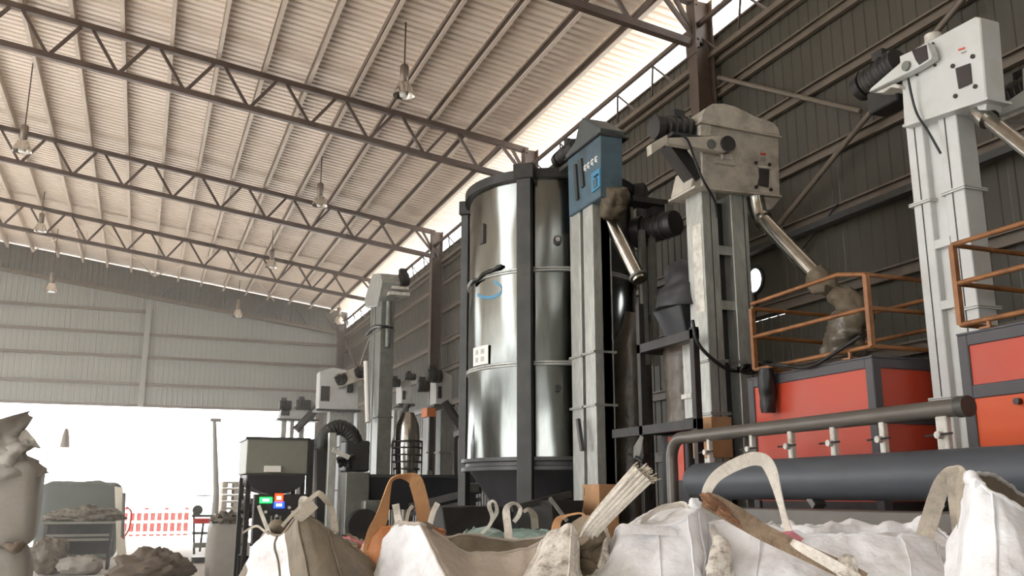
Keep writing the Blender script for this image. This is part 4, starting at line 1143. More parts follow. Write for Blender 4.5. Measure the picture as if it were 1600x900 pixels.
# trough conveyor between the mixer and the silo
tr = thing('trough_conveyor', 'long dark trough conveyor on a steel stand left of the silo', 'conveyor', (3.4, 12.3, 0))
p, q = aty(575, 741, 12.2), aty(736, 790, 12.2)
b = MB(); b.frustum((p.x, 12.2), (q.x - .02, 13.0), (.05, .05, .12, .12), q.z - .05, p.z); b.build('trough', 'hopper_dark', tr, bev=.01)
MB().box((p.x - .03, 12.17, p.z - .04), (q.x, 13.03, p.z)).build('rim', 'dark_steel', tr)
a1, a2 = aty(640, 792, 12.0), aty(752, 765, 11.6)
MB().bar(a1, a2, .07, .09).build('rail', 'black_iron', tr)
MB().bar(a1 + Vector((0, 0, -.1)), a2 + Vector((0, 0, -.12)), .06, .05).build('rail', 'black_iron', tr)
p2, q2 = aty(541, 738, 12.15), aty(576, 800, 12.15)
b = MB(); b.box((p2.x, 12.15, 0), (q2.x, 12.5, p2.z)); b.build('end_column', 'galvanised_dull', tr, bev=.01)
for px in (600, 660, 715):
    c = aty(px, 800, 12.3); MB().box((c.x - .04, 12.3, 0), (c.x + .04, 12.4, q.z)).build('stand_leg', 'black_iron', tr)
b = MB(); c = aty(738, 763, 11.55); b.box((c.x - .09, 11.5, c.z - .05), (c.x + .09, 11.7, c.z + .07)); b.build('bearing_block', 'galvanised_dull', tr, bev=.015)
MB().box((aty(730, 760, 11.6).x, 11.58, 0), (aty(742, 760, 11.6).x, 11.68, aty(735, 742, 11.6).z)).build('stand_leg', 'dark_steel', tr)
dr = thing('drive_unit', 'black drive wheel and gearbox in the shade under the trough conveyor', 'gearbox', aty(572, 830, 11.8))
c = aty(570, 822, 11.8); MB().tube([c, c + Vector((0, .2, 0))], .21, 24).build('wheel', 'black_iron', dr, smooth=40)
c = aty(583, 800, 11.9); MB().box((c.x - .12, 11.9, c.z - .1), (c.x + .14, 12.1, c.z + .15)).build('gear_case', 'galvanised_dull', dr, bev=.02)
MB().box((c.x - .2, 11.85, 0), (c.x + .2, 12.1, c.z - .1)).build('stand', 'black_iron', dr)
bx_ = thing('feed_bin', 'black slanted feed bin under the silo, behind the white bags', 'bin', aty(700, 830, 8.6))
p, q = aty(690, 792, 8.6), aty(752, 850, 8.6)
b = MB(); b.frustum((p.x, 8.6), (q.x + .35, 9.3), (.2, .1, .1, .1), .5, p.z); b.build('bin', 'black_iron', bx_, bev=.01)
MB().bar(aty(800, 795, 8.0), aty(892, 772, 8.0), .04, .06).build('bin_lip', 'dark_steel', bx_)
b = MB(); c0, c1 = aty(848, 782, 7.9), aty(898, 830, 7.9)
b.frustum((c0.x, 7.7), (c1.x, 8.2), (.1, .1, .1, .1), .6, c0.z); b.build('chute', 'black_iron', bx_)
b = MB(); b.bar(aty(859, 778, 7.65), aty(886, 814, 7.65), .02, .03); b.build('edge_strip', 'galvanised', bx_)

# ================================================================== LEFT SIDE AND YARD
def blob(name_, m, c, r, seg=40, rings=20, amp=.15, freq=2.0, seed=0, parent=None, flat=True, power=2.6, **props):
    """a slumped soft bag: superellipsoid with folds, flat underneath"""
    b = MB(); vs_, fs = [], []
    for i in range(rings + 1):
        ph = -PI / 2 + PI * i / rings
        for k in range(seg):
            th = 2 * PI * k / seg
            cp, sp_ = math.cos(ph), math.sin(ph)
            ct, st = math.cos(th), math.sin(th)
            e = 2 / power
            d = Vector((math.copysign(abs(cp) ** e * abs(ct) ** e, ct), math.copysign(abs(cp) ** e * abs(st) ** e, st), math.copysign(abs(sp_) ** e, sp_)))
            p = Vector((d.x * r[0], d.y * r[1], d.z * r[2]))
            nz = noise.noise(d * freq + Vector((seed, 0, 0))) + .5 * noise.noise(d * freq * 2.7 + Vector((0, seed, 0))) + .35 * abs(noise.noise(d * freq * 4 + Vector((0, 0, seed))))
            p += p.normalized() * amp * nz * (0.35 if d.z < -.5 else 1)
            if flat: p.z = max(p.z, -r[2] * .96)
            vs_.append(Vector(c) + p)
    for i in range(rings):
        for k in range(seg):
            k2 = (k + 1) % seg
            fs.append((i * seg + k, i * seg + k2, (i + 1) * seg + k2, (i + 1) * seg + k))
    b.add(vs_, fs)
    lo = min(v.z for v in vs_)
    return b.build(name_, m, parent, smooth=70, **props)
# two stacked filled bags at the left edge
W_ = 10.6
base_z = atw(25, 851, W_).z
c = atw(2, 780, W_)
r = abs(atw(55, 780, W_).x - c.x) / math.cos(YAW) + .02
lower = blob('bulk_bag', 'bag_grey', (c.x, c.y, base_z / 2), (r * .98, r * .98, base_z / 2 + .02), amp=.03, freq=2.5, seed=3, power=5)
lower['label'] = 'grey filled bulk bag at the left edge, lower one of the stack of two'; lower['category'] = 'bulk bag'
zt = atw(30, 722, W_).z
up = thing('bulk_bag', 'grey filled bulk bag at the left edge, upper and tied one of the stack', 'bulk bag', (c.x, c.y, base_z))
blob('sack_body', 'bag_grey', (c.x, c.y, (base_z + zt) / 2), (r, r, (zt - base_z) / 2 + .03), amp=.03, freq=2.5, seed=7, parent=up, power=5)
cloth_tube([atw(6, 735, W_), atw(8, 718, W_), atw(10, 700, W_), atw(4, 682, W_), atw(-4, 658, W_)], [.42, .30, .16, .20, .34], amp=.10, freq=6, seed=2).build('gathered_top', 'bag_grey', up, smooth=60)
cloth_tube([atw(14, 722, W_ - .1), atw(26, 706, W_ - .1), atw(40, 694, W_ - .05), atw(52, 686, W_)], [.17, .11, .07, .12], amp=.06, freq=9, seed=5).build('neck_flap', 'bag_grey', up, smooth=60)
cloth_tube([atw(8, 850, W_ - .45), atw(22, 857, W_ - .45), atw(36, 846, W_ - .4)], [.03, .06, .03], amp=.03, freq=9, seed=5).build('lifting_loop', 'sack_brown', up, smooth=60)
# covered pile under the green tarpaulin
tp0, tp1 = aty(60, 752, 25.5), aty(182, 866, 25.5)
t = thing('covered_pile', 'grey green tarpaulin covered load standing behind the steel work table', 'tarpaulin', ((tp0.x + tp1.x) / 2, 26, 0))
blob('tarpaulin', 'tarp_green', ((tp0.x + tp1.x) / 2, 26.1, tp0.z / 2), ((tp1.x - tp0.x) / 2, .7, tp0.z / 2), amp=.06, freq=2.4, seed=12, parent=t, power=7)
# work table with scrap
t = thing('work_table', 'steel work table with lower shelves loaded with scrap, near the left bags', 'table', ((aty(64, 820, 22.6).x + aty(182, 820, 22.6).x) / 2, 22.8, 0))
xl, xr = aty(66, 818, 22.6).x, aty(180, 818, 22.6).x
zt = aty(120, 815, 22.6).z
MB().box((xl, 22.5, zt - .05), (xr, 23.3, zt)).build('tabletop', 'hopper_pale', t, bev=.005)
for x in (xl + .05, xr - .12):
    for y in (22.55, 23.2): MB().box((x, y, 0), (x + .07, y + .07, zt - .05)).build('leg', 'barrier_white' if x > 0 else 'dark_steel', t)
for py in (836, 843):
    MB().box((xl + .1, 22.52, aty(120, py, 22.6).z - .03), (xr - .1, 22.56, aty(120, py, 22.6).z + .02)).build('shelf_rail', 'hopper_pale', t)
MB().box((xl + .05, 22.6, aty(120, 845, 22.6).z - .02), (xr - .05, 23.25, aty(120, 845, 22.6).z)).build('shelf', 'dark_steel', t)
MB().box((xl + .05, 23.2, .3), (xr - .05, 23.24, zt - .06)).build('back_panel', 'dark_steel', t)
heap = blob('scrap_heap', 'scrap_mix', ((xl + xr) / 2 + .1, 22.9, zt + .11), (.8, .36, .17), amp=.16, freq=4, seed=4, power=2.2, kind='stuff')
heap['label'] = 'heap of mixed scrap lying on the steel work table'; heap['category'] = 'scrap'
# sacks on the floor before the table
c = aty(80, 850, 21.6)
sk = blob('clear_sack', 'plastic_wrap', (c.x, 21.6, .36), (.34, .3, .36), amp=.10, freq=3, seed=9)
sk['label'] = 'upright crumpled plastic sack on the floor left of the steel table'; sk['category'] = 'sack'
c = aty(128, 860, 21.4)
sk = blob('slumped_sack', 'bag_grey', (c.x, 21.4, .17), (.42, .32, .18), amp=.09, freq=3, seed=14)
sk['label'] = 'small slumped grey sack on the floor in front of the table'; sk['category'] = 'sack'
# white leaning sheet and thin post
t = thing('leaning_sheet', 'pale sheet leaning upright beside the tarpaulin covered load', 'sheet', Vector((aty(186, 866, 25).x, 24.7, 0)))
a, b_, c, d = aty(179, 760, 25), aty(192, 762, 25), aty(199, 868, 24.6), aty(184, 868, 24.6)
c.z = d.z = 0.0
b = MB(); b.add([a, b_, c, d] + [p + Vector((0, .06, 0)) for p in (a, b_, c, d)], [(0, 1, 2, 3), (7, 6, 5, 4), (0, 4, 5, 1), (1, 5, 6, 2), (2, 6, 7, 3), (3, 7, 4, 0)]); b.build('sheet', 'barrier_white', t)
MB().tube([aty(194, 770, 24.6), aty(191, 840, 24.6)], .04, 8).build('edge_tube', 'galvanised_dull', t, smooth=50)
MB().tube(spline([aty(197, 792, 24.4), aty(205, 800, 24.4), aty(202, 825, 24.4), aty(192, 842, 24.4)], 6), .02, 6).build('red_strap', 'barrier_red', t, smooth=50)
# red and white barrier out in the yard
y = 38.5
t = thing('yard_barrier', 'red and white slatted barrier outside the bright doorway', 'barrier', aty(255, 840, y))
x0, x1 = aty(192, 820, y).x, aty(298, 820, y).x
ztop = aty(250, 793, y).z
for z, h in ((.12, .1), (ztop * .48, .1), (ztop * .82, .12)):
    MB().box((x0, y - .05, z), (x1, y - .01, z + h)).build('rail', 'barrier_white', t)
n = 20
for i in range(n):
    x = x0 + (x1 - x0) * (i + .5) / n
    MB().box((x - .075, y, .05), (x + .075, y + .04, ztop - (.1 if i % 3 else 0))).build('slat', 'barrier_red' if i % 2 == 0 else 'barrier_white', t)
MB().box((x1 - .08, y - .08, 0), (x1 + .02, y + .04, ztop)).build('end_post', 'barrier_white', t)
# tall post in the doorway
po = thing('yard_post', 'tall thin grey post with a flat top standing in the bright doorway', 'post', aty(334, 842, 31))
p = aty(335, 656, 31); bz = 0
pb = aty(333, 842, 31); MB().tube([(pb.x, 31, 0), (pb.x, 31, 1.6), (p.x, 31, p.z)], [.14, .1, .06], 10).build('shaft', 'hopper_pale', po, smooth=50)
MB().box((p.x - .12, 30.9, p.z - .06), (p.x + .2, 31.1, p.z + .04)).build('cap', 'hopper_pale', po)
MB().tube([aty(306, 774, 31), aty(331, 775, 31)], .02, 6).build('arm', 'hopper_pale', po)
# small trolley below the post
tl = thing('hand_trolley', 'low dark hand trolley with a round wheel left of the grey bulk bag', 'trolley', aty(312, 858, 24))
c = aty(309, 797, 24); MB().tube([c, c + Vector((0, .1, 0))], .12, 16).build('wheel', 'dark_steel', tl, smooth=40)
for py in (806, 833): MB().bar(aty(300, py, 24), aty(332, py, 24), .05, .06).build('cross_bar', 'dark_steel', tl)
MB().bar(aty(318, 815, 24), aty(312, 862, 24), .05, .05).build('strut', 'dark_steel', tl)
MB().bar(aty(303, 795, 24.1), aty(303, 866, 24.1), .05, .05).build('strut', 'dark_steel', tl)
b = MB(); p = aty(300, 862, 24); q = aty(326, 866, 24); b.box((p.x, 23.8, .02), (q.x, 24.3, .14)); b.build('base', 'dark_steel', tl)
b = MB(); p = aty(302, 848, 24); q = aty(326, 855, 24); b.box((p.x, 23.85, q.z), (q.x, 24.2, p.z)); b.build('shelf', 'hopper_pale', tl)
p = aty(303, 810, 24); q = aty(328, 818, 24); MB().box((p.x, 23.9, q.z), (q.x, 24.1, p.z)).build('red_box', 'barrier_red', tl, bev=.02)
# stacked pallets
y = 27.0
xa, xb = aty(347, 780, y).x, aty(392, 780, y).x
z = 0.0
ztop = aty(370, 752, y).z
n = 11; h = ztop / n
ORD = ('second', 'third', 'fourth', 'fifth', 'sixth', 'seventh', 'eighth', 'ninth', 'tenth')
for i in range(n):
    place = 'topmost of' if i == n - 1 else ('lowest of' if i == 0 else ORD[n - i - 2] + ' from the top in')
    t = thing('pallet', 'pale pallet, %s the stack behind the grey bulk bag' % place, 'pallet', ((xa + xb) / 2, y + .5, z), 'pallets stacked behind the grey bag')
    m_ = 'pallet_red' if i in (4, 5) else 'pallet_wood'
    MB().box((xa, y, z + h * .68), (xb, y + 1.0, z + h * .97)).build('deck', m_, t)
    for k in range(3):
        x = xa + (xb - xa - .14) * k / 2
        MB().box((x, y + .02, z + .004), (x + .14, y + .98, z + h * .68)).build('runner', m_, t)
    z += h
# grey bulk bag on the floor
t = thing('bulk_bag', 'grey full bulk bag standing alone on the floor right of the doorway', 'bulk bag', aty(356, 888, 18.6))
p0, p1 = aty(328, 818, 18.6), aty(380, 888, 18.6)
cz = p0.z / 2
blob('sack_body', 'bag_grey', ((p0.x + p1.x) / 2, 19.0, cz), ((p1.x - p0.x) / 2, .38, cz + .02), amp=.035, freq=2.2, seed=21, parent=t, power=6)
blob('loose_film', 'plastic_wrap', ((p0.x + p1.x) / 2 + .02, 18.95, p0.z + .06), (.3, .3, .13), amp=.12, freq=4, seed=23, parent=t, power=2.2)
# dark posts and rack left of the control box
t = thing('tool_rack', 'thin black rack of posts between the grey bulk bag and the control box', 'rack', aty(384, 880, 13.2))
for px, w in ((377, .022), (386, .03)):
    p = aty(px, 747 if px == 377 else 790, 13.2); MB().box((p.x - w, 13.18, 0), (p.x + w, 13.24, p.z)).build('post', 'black_iron', t)
for py in (800, 822, 850): MB().bar(aty(376, py, 13.2), aty(400, py + 2, 13.2), .04, .03).build('bar', 'black_iron', t)
p, q = aty(382, 848, 13.1), aty(389, 868, 13.1); MB().box((p.x, 13.05, q.z), (q.x, 13.12, p.z)).build('white_card', 'paper', t)
b = MB(); p, q = aty(372, 868, 13.1), aty(398, 905, 13.1); b.box((p.x, 13.1, 0), (q.x, 13.5, p.z)); b.build('base_box', 'black_iron', t)
blob('tangled_film', 'bag_grey', aty(388, 797, 13.3), (.11, .1, .12), amp=.08, freq=5, seed=31, parent=t, power=2)
# brown crumpled sack on the floor
c = atz(236, 912, .0)
sk = blob('floor_sack', 'sack_brown', (c.x, c.y, .26), (.66, .5, .30), seg=64, rings=30, amp=.2, freq=2.2, seed=41, power=2.0)
sk['label'] = 'large crumpled brown sack lying on the floor at the bottom left'; sk['category'] = 'sack'

# ================================================================== FOREGROUND BULK BAGS
def bulk_bag(label, rows, m, inner, drop=.12, amp=.012, seed=0, hem_m=None, hem=.007, seams=(), name='bulk_bag', rag=.006, bulge=.03, n=10, patch=None):
    """rows: px, py, depth of the rim and px, depth of the same thread at the bottom edge of the photo"""
    R = closed_spline([tuple(map(float, r)) for r in rows], n)
    N_ = len(R)
    rim = [atw(a, b_, w) for a, b_, w, c_, e in R]
    mid = [atw(c_, 905, e) for a, b_, w, c_, e in R]
    cen = sum(rim, Vector()) / N_
    ax = Vector((sum(p.x for p in mid) / N_, sum(p.y for p in mid) / N_, 0))
    root = thing(name, label, 'bulk bag', (ax.x, ax.y, 0), 'open bulk bags in the foreground')
    rnd = Vector((seed * 3.1, seed * 1.7, seed))
    def out(p): d = Vector((p.x - ax.x, p.y - ax.y, 0)); return d.normalized() if d.length > 1e-4 else Vector((0, -1, 0))
    def wr(p):
        a = noise.noise(p * 5 + rnd) + .6 * noise.noise(p * 11 + rnd) 
        q = Vector((p.x * 9, p.y * 9, p.z * 3))
        rg = 1 - 2 * abs(noise.noise(q + rnd)) 
        q2 = Vector((p.x * 7 + p.z * 6, p.y * 7, p.z * 9))
        rg2 = 1 - 2 * abs(noise.noise(q2 - rnd))
        return a * .8 + rg * .55 + rg2 * .45
    rim = [p + Vector((0, 0, rag * (noise.noise(p * 17 + rnd) + noise.noise(p * 40 + rnd)))) for p in rim]
    A, B = 16, 7
    grid = []
    for i in range(A + 1):
        t = i / A
        grid.append([(lambda p: p + out(p) * (amp * wr(p) * min(1, t * 5 + .25) + bulge * math.sin(PI * t * .5) * t))(rim[k].lerp(mid[k], t)) for k in range(N_)])
    for i in range(1, B + 1):
        t = i / B
        row = []
        for k in range(N_):
            p = grid[A][k].copy()
            q = Vector((p.x, p.y, 0)) + out(p) * (.03 * math.sin(PI * t))
            q.z = p.z * (1 - t)
            row.append(q)
        grid.append(row)
    b = MB(); vs_ = [p for row in grid for p in row]; G = len(grid)
    fs = []
    for i in range(G - 1):
        for k in range(N_):
            k2 = (k + 1) % N_
            fs.append((i * N_ + k, i * N_ + k2, (i + 1) * N_ + k2, (i + 1) * N_ + k))
    fs.append(tuple((G - 1) * N_ + k for k in range(N_)))
    b.add(vs_, fs)
    bo = b.build('body', m, root, smooth=80)
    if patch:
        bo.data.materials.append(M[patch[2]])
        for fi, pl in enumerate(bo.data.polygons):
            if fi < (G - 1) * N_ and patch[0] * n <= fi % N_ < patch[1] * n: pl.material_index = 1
    b = MB(); D = 9; vs_, fs = [], []
    for i in range(D + 1):
        t = i / D
        for k in range(N_):
            p = rim[k].lerp(cen, .02 + .96 * t)
            p.z = rim[k].z * (1 - t) + (cen.z) * t - drop * min(1, t * 3.5) - .004
            p += Vector((0, 0, 1)) * (.035 * wr(p * 1.1) * min(1, t * 2)) * (.5 if drop < .05 else 1)
            vs_.append(p)
    for i in range(D):
        for k in range(N_):
            k2 = (k + 1) % N_
            fs.append((i * N_ + k, i * N_ + k2, (i + 1) * N_ + k2, (i + 1) * N_ + k))
    fs.append(tuple(D * N_ + k for k in range(N_)))
    b.add(vs_, fs); b.build('lining', inner, root, smooth=80)
    b = MB(); b.tube(rim + [rim[0]], hem, 6, cap=False); b.build('hem', hem_m or m, root, smooth=80)
    for s_ in seams:
        k = int(s_ * n) % N_
        b = MB(); b.tube([grid[i][k] + out(grid[i][k]) * .004 for i in range(A + 1)], .0035, 5); b.build('seam', hem_m or m, root, smooth=80)
    root['_n'] = N_
    del root['_n']
    return root, grid, out
def strap(root, pts, w, m, twist=None, thick=.004, name='lifting_loop', k=8):
    P = spline([atw(*p) for p in pts], k)
    n = len(P)
    def ip(vals):
        if not isinstance(vals, (list, tuple)): return vals
        o = []
        for i in range(n):
            t = i / (n - 1) * (len(vals) - 1); j = min(int(t), len(vals) - 2)
            o.append(vals[j] + (vals[j + 1] - vals[j]) * (t - j))
        return o
    b = MB(); b.ribbon(P, ip(w), thick, ip(twist) if twist else None)
    return b.build(name, m, root, smooth=35)

# 1 grey beige bag, left
b1, g, _ = bulk_bag('grey beige bulk bag with white left side, leftmost of the foreground bags',
    [(416, 830, 3.25, 390, 3.1), (436, 838, 3.1, 448, 2.95), (452, 822, 3.05, 468, 2.9), (466, 807, 3.0, 485, 2.86), (487, 811, 3.0, 507, 2.85), (512, 830, 3.0, 532, 2.88), (535, 843, 3.05, 556, 2.95), (556, 860, 3.2, 580, 3.1),
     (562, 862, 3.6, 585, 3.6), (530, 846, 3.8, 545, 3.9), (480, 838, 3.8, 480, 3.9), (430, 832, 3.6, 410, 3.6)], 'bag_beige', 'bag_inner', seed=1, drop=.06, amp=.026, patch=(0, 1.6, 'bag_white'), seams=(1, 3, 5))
strap(b1, [(441, 822, 3.1), (455, 806, 3.05), (472, 790, 3.0), (494, 772, 3.0), (500, 772, 3.0), (508, 780, 3.02), (517, 792, 3.05), (521, 812, 3.05), (524, 832, 3.03)], [.012, .012, .012, .014, .02, .02, .02, .022, .026], 'strap_grey', None)
strap(b1, [(462, 812, 2.98), (474, 803, 2.98), (492, 787, 2.99)], [.034, .036, .034], 'strap_grey', name='strap')
strap(b1, [(470, 792, 3.3), (472, 780, 3.3), (480, 781, 3.3)], .02, 'strap_white', name='strap')
strap(b1, [(404, 790, 3.2), (412, 812, 3.2), (420, 832, 3.2), (428, 850, 3.12), (432, 885, 3.03)], [.012, .014, .014, .018, .018], 'strap_white', name='strap')
strap(b1, [(380, 832, 3.4), (400, 822, 3.35), (414, 830, 3.25), (436, 838, 3.1)], .008, 'strap_grey', name='tie_cord', thick=.008)
cloth_tube([atw(420, 830, 3.3), atw(432, 824, 3.3), atw(440, 833, 3.3)], [.02, .03, .02], amp=.015, freq=18).build('tied_knot', 'bag_beige', b1, smooth=60)
# 2 brown bag with a tan loop
b2, g, _ = bulk_bag('brown orange bulk bag with a tall tan lifting loop, behind the white bag',
    [(576, 838, 3.75, 556, 3.6), (584, 827, 3.7, 566, 3.55), (600, 823, 3.66, 590, 3.5), (622, 824, 3.66, 618, 3.5), (660, 820, 3.7, 662, 3.6), (690, 830, 3.9, 700, 3.8),
     (690, 828, 4.3, 700, 4.3), (640, 826, 4.4, 640, 4.5), (596, 828, 4.3, 585, 4.4), (575, 840, 4.0, 555, 4.0)], 'bag_brown', 'bag_brown', seed=2, drop=.05, seams=(1,))
strap(b2, [(586, 905, 3.50), (580, 860, 3.62), (586, 834, 3.66), (597, 806, 3.66), (604, 775, 3.66), (610, 753, 3.66), (618, 746, 3.66), (628, 744, 3.68), (640, 746, 3.7), (649, 752, 3.7), (655, 770, 3.7), (660, 792, 3.7), (664, 822, 3.7)],
      [.05, .06, .066, .05, .03, .018, .022, .024, .04, .058, .058, .058, .058], 'strap_tan', [0, 0, 0, 10, 30, 50, 60, 50, 25, 0, 0, 0, 0], thick=.005)
strap(b2, [(580, 905, 3.4), (570, 880, 3.5), (562, 905, 3.45)], [.03, .03, .03], 'bag_dirty', name='frayed_edge')
# 3 white bag, taupe front: part soiled cloth, part shade put into the colour
b3, g, _ = bulk_bag('white bulk bag with a sagging front edge, in front of the brown bag',
    [(613, 828, 3.2, 608, 3.1), (622, 818, 3.1, 620, 3.0), (642, 818, 3.0, 660, 2.85), (657, 819, 2.92, 704, 2.75), (680, 831, 2.95, 722, 2.8), (709, 853, 3.0, 738, 2.88), (732, 865, 3.02, 752, 2.92), (772, 865, 3.05, 784, 2.95), (815, 858, 3.08, 816, 2.98), (850, 847, 3.12, 846, 3.02),
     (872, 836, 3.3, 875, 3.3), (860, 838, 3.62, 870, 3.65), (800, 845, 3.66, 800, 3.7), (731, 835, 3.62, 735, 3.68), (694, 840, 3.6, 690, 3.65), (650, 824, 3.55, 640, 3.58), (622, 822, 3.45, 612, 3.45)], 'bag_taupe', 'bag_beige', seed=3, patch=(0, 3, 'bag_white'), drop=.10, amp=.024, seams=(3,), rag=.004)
strap(b3, [(624, 822, 3.08), (641, 818, 3.02), (648, 826, 3.0), (654, 838, 2.96)], .008, 'strap_grey', name='tie_cord', thick=.008)
strap(b3, [(652, 824, 2.94), (664, 820, 2.92), (676, 824, 2.93)], [.012, .02, .014], 'bag_beige', name='strap')
strap(b3, [(618, 788, 3.56), (621, 805, 3.56), (624, 826, 3.5)], .028, 'strap_white', name='strap')
strap(b3, [(645, 790, 3.56), (638, 800, 3.56), (634, 822, 3.5)], .014, 'strap_grey', name='strap')
strap(b3, [(684, 786, 3.62), (677, 800, 3.6), (671, 822, 3.55)], .022, 'strap_white', name='strap')
# 4 bag with brown open fold and the frayed strap
b4, g, _ = bulk_bag('dirty speckled bulk bag gaping open, with a stiff frayed strap standing up',
    [(857, 836, 2.92, 836, 2.74), (880, 824, 2.86, 866, 2.7), (894, 823, 2.85, 890, 2.7), (902, 850, 2.85, 900, 2.72), (904, 893, 2.86, 908, 2.8), (922, 904, 2.9, 922, 2.84), (938, 880, 2.93, 938, 2.88), (946, 838, 3.0, 944, 2.93),
     (944, 822, 3.25, 946, 3.25), (918, 814, 3.34, 918, 3.3), (893, 820, 3.3, 885, 3.28), (868, 832, 3.15, 850, 3.1)], 'bag_dirty', 'bag_inner', seed=4, drop=.02, amp=.024, rag=.007, seams=(2,))
strap(b4, [(896, 892, 3.08), (916, 842, 3.0), (932, 818, 2.95), (952, 795, 2.94), (978, 767, 2.93), (1004, 740, 2.92)], [.05, .055, .06, .066, .072, .08], 'strap_white', None, thick=.012, name='frayed_strap')
for k_ in (-1.5, -.5, .5, 1.5):
    off = k_ * 6.2
    b = MB(); P = spline([atw(900 + off * .4, 876 + off * .3, 3.08), atw(919 + off * .6, 834 + off * .55, 2.96), atw(952 + off * .72, 795 + off * .62, 2.92), atw(1004 + off * .9, 740 + off * .8, 2.90)], 8)
    b.tube(P, .007, 6); b.build('strap_cord', 'strap_white', b4, smooth=60)
b = MB(); rn = random.Random(5)
for k_ in range(40):
    t = rn.uniform(-1, 1)
    s_ = atw(1003 + t * 14, 741 + t * 13 + rn.uniform(-2, 2), 2.92)
    e_ = s_ + (atw(1016, 733, 2.9) - atw(1004, 741, 2.92)) * rn.uniform(.3, 1.1) + Vector((rn.uniform(-.01, .01), rn.uniform(-.01, .01), rn.uniform(-.012, .008)))
    b.tube([s_, s_.lerp(e_, .5) + Vector((rn.uniform(-.004, .004), 0, rn.uniform(-.004, .004))), e_], .0025, 4)
b.build('frayed_end', 'strap_grey', b4, kind='stuff')
strap(b4, [(866, 840, 2.9), (869, 822, 2.92), (873, 812, 2.95), (884, 806, 2.96), (905, 802, 2.96), (914, 806, 2.96), (920, 818, 2.96)], [.027, .027, .022, .008, .006, .006, .008], 'strap_tan')
cloth_tube([atw(899, 836, 3.0), atw(912, 850, 3.02), atw(918, 880, 3.0), atw(915, 905, 2.95)], [.05, .06, .05, .06], amp=.04, freq=9, seed=8).build('inner_fold', 'bag_inner', b4, smooth=60)
# 5 white bag with folded flap
b5, g, _ = bulk_bag('clean white bulk bag with its top folded into a flap, right of the frayed strap',
    [(948, 866, 3.1, 938, 2.95), (960, 838, 3.05, 956, 2.88), (972, 822, 3.0, 980, 2.82), (1012, 822, 2.95, 1016, 2.78), (1050, 822, 2.92, 1056, 2.76), (1086, 800, 2.95, 1090, 2.8), (1094, 790, 3.1, 1096, 3.0),
     (1092, 788, 3.35, 1098, 3.35), (1072, 790, 3.45, 1075, 3.5), (1032, 795, 3.45, 1030, 3.5), (1000, 810, 3.4, 990, 3.45), (965, 832, 3.3, 950, 3.3)], 'bag_white', 'bag_white', seed=5, drop=.0, amp=.024, seams=(3.4, 4.6, 5.2))
b = MB(); fl = [(968, 819), (990, 818), (1020, 821), (1042, 823), (1056, 826)]
v = [atw(px, py, 2.9 - .002 * i) for i, (px, py) in enumerate(fl)] + [atw(px + 2, py + 17 - i, 2.875 - .002 * i) for i, (px, py) in enumerate(fl)]
v += [p + (p - EYE).normalized() * .012 for p in v]
n_ = len(fl)
f = []
for i in range(n_ - 1):
    f += [(i, i + 1, n_ + i + 1, n_ + i), (2 * n_ + i, 3 * n_ + i, 3 * n_ + i + 1, 2 * n_ + i + 1), (i, 2 * n_ + i, 2 * n_ + i + 1, i + 1), (n_ + i, n_ + i + 1, 3 * n_ + i + 1, 3 * n_ + i)]
b.add(v, f); b.build('folded_flap', 'bag_white', b5, smooth=60)
strap(b5, [(1000, 816, 3.0), (1028, 796, 3.15), (1050, 790, 3.2), (1066, 788, 3.2), (1076, 792, 3.15)], .03, 'strap_white', [60, 60, 60, 60, 60], name='lifting_loop')
cloth_tube([atw(1080, 793, 3.05), atw(1086, 788, 3.05), atw(1093, 786, 3.05)], [.012, .022, .015], amp=.012, freq=22).build('corner_tuft', 'bag_white', b5, smooth=60)
# 6 wide white bag with the arching loop
b6, g, _ = bulk_bag('wide white bulk bag with a tall arching white loop and a rusty frayed strap',
    [(1108, 826, 3.05, 1104, 2.95), (1116, 817, 3.0, 1124, 2.88), (1180, 820, 2.92, 1180, 2.78), (1242, 834, 2.9, 1240, 2.74), (1307, 837, 2.9, 1310, 2.73), (1389, 837, 2.9, 1395, 2.74), (1436, 840, 2.92, 1446, 2.76), (1484, 858, 2.95, 1492, 2.82), (1505, 860, 3.1, 1508, 3.0),
     (1480, 838, 3.5, 1490, 3.5), (1447, 817, 3.7, 1450, 3.75), (1400, 827, 3.76, 1400, 3.85), (1327, 822, 3.8, 1327, 3.9), (1260, 822, 3.8, 1260, 3.9), (1200, 820, 3.74, 1200, 3.8), (1140, 817, 3.6, 1135, 3.6), (1110, 818, 3.3, 1102, 3.3)], 'bag_white', 'bag_white', seed=6, drop=.035, amp=.024, rag=.011, seams=(2.2, 5.3, 6.5))
cloth_tube([atw(1300, 824, 3.7), atw(1330, 825, 3.7), atw(1372, 829, 3.68), (atw(1420, 828, 3.66)), atw(1446, 818, 3.6)], [.02, .028, .022, .03, .02], amp=.03, freq=11, seed=3).build('ragged_edge', 'bag_white', b6, smooth=60)
cloth_tube([atw(1226, 822, 3.7), atw(1262, 832, 3.5), atw(1300, 829, 3.5), atw(1340, 833, 3.5)], [.012, .02, .02, .012], amp=.02, freq=14, seed=4).build('crumpled_edge', 'bag_white', b6, smooth=60)
strap(b6, [(1102, 782, 2.75), (1106, 764, 2.76), (1120, 744, 2.78), (1145, 728, 2.8), (1170, 718, 2.8), (1185, 717, 2.8), (1197, 722, 2.8), (1206, 738, 2.8), (1214, 765, 2.8), (1222, 795, 2.8), (1230, 824, 2.8), (1240, 852, 2.74)],
      [.024, .03, .034, .038, .04, .042, .04, .036, .026, .020, .022, .026], 'strap_white', [0, 0, 0, 0, 10, 20, 15, 10, 30, 40, 20, 0], thick=.006)
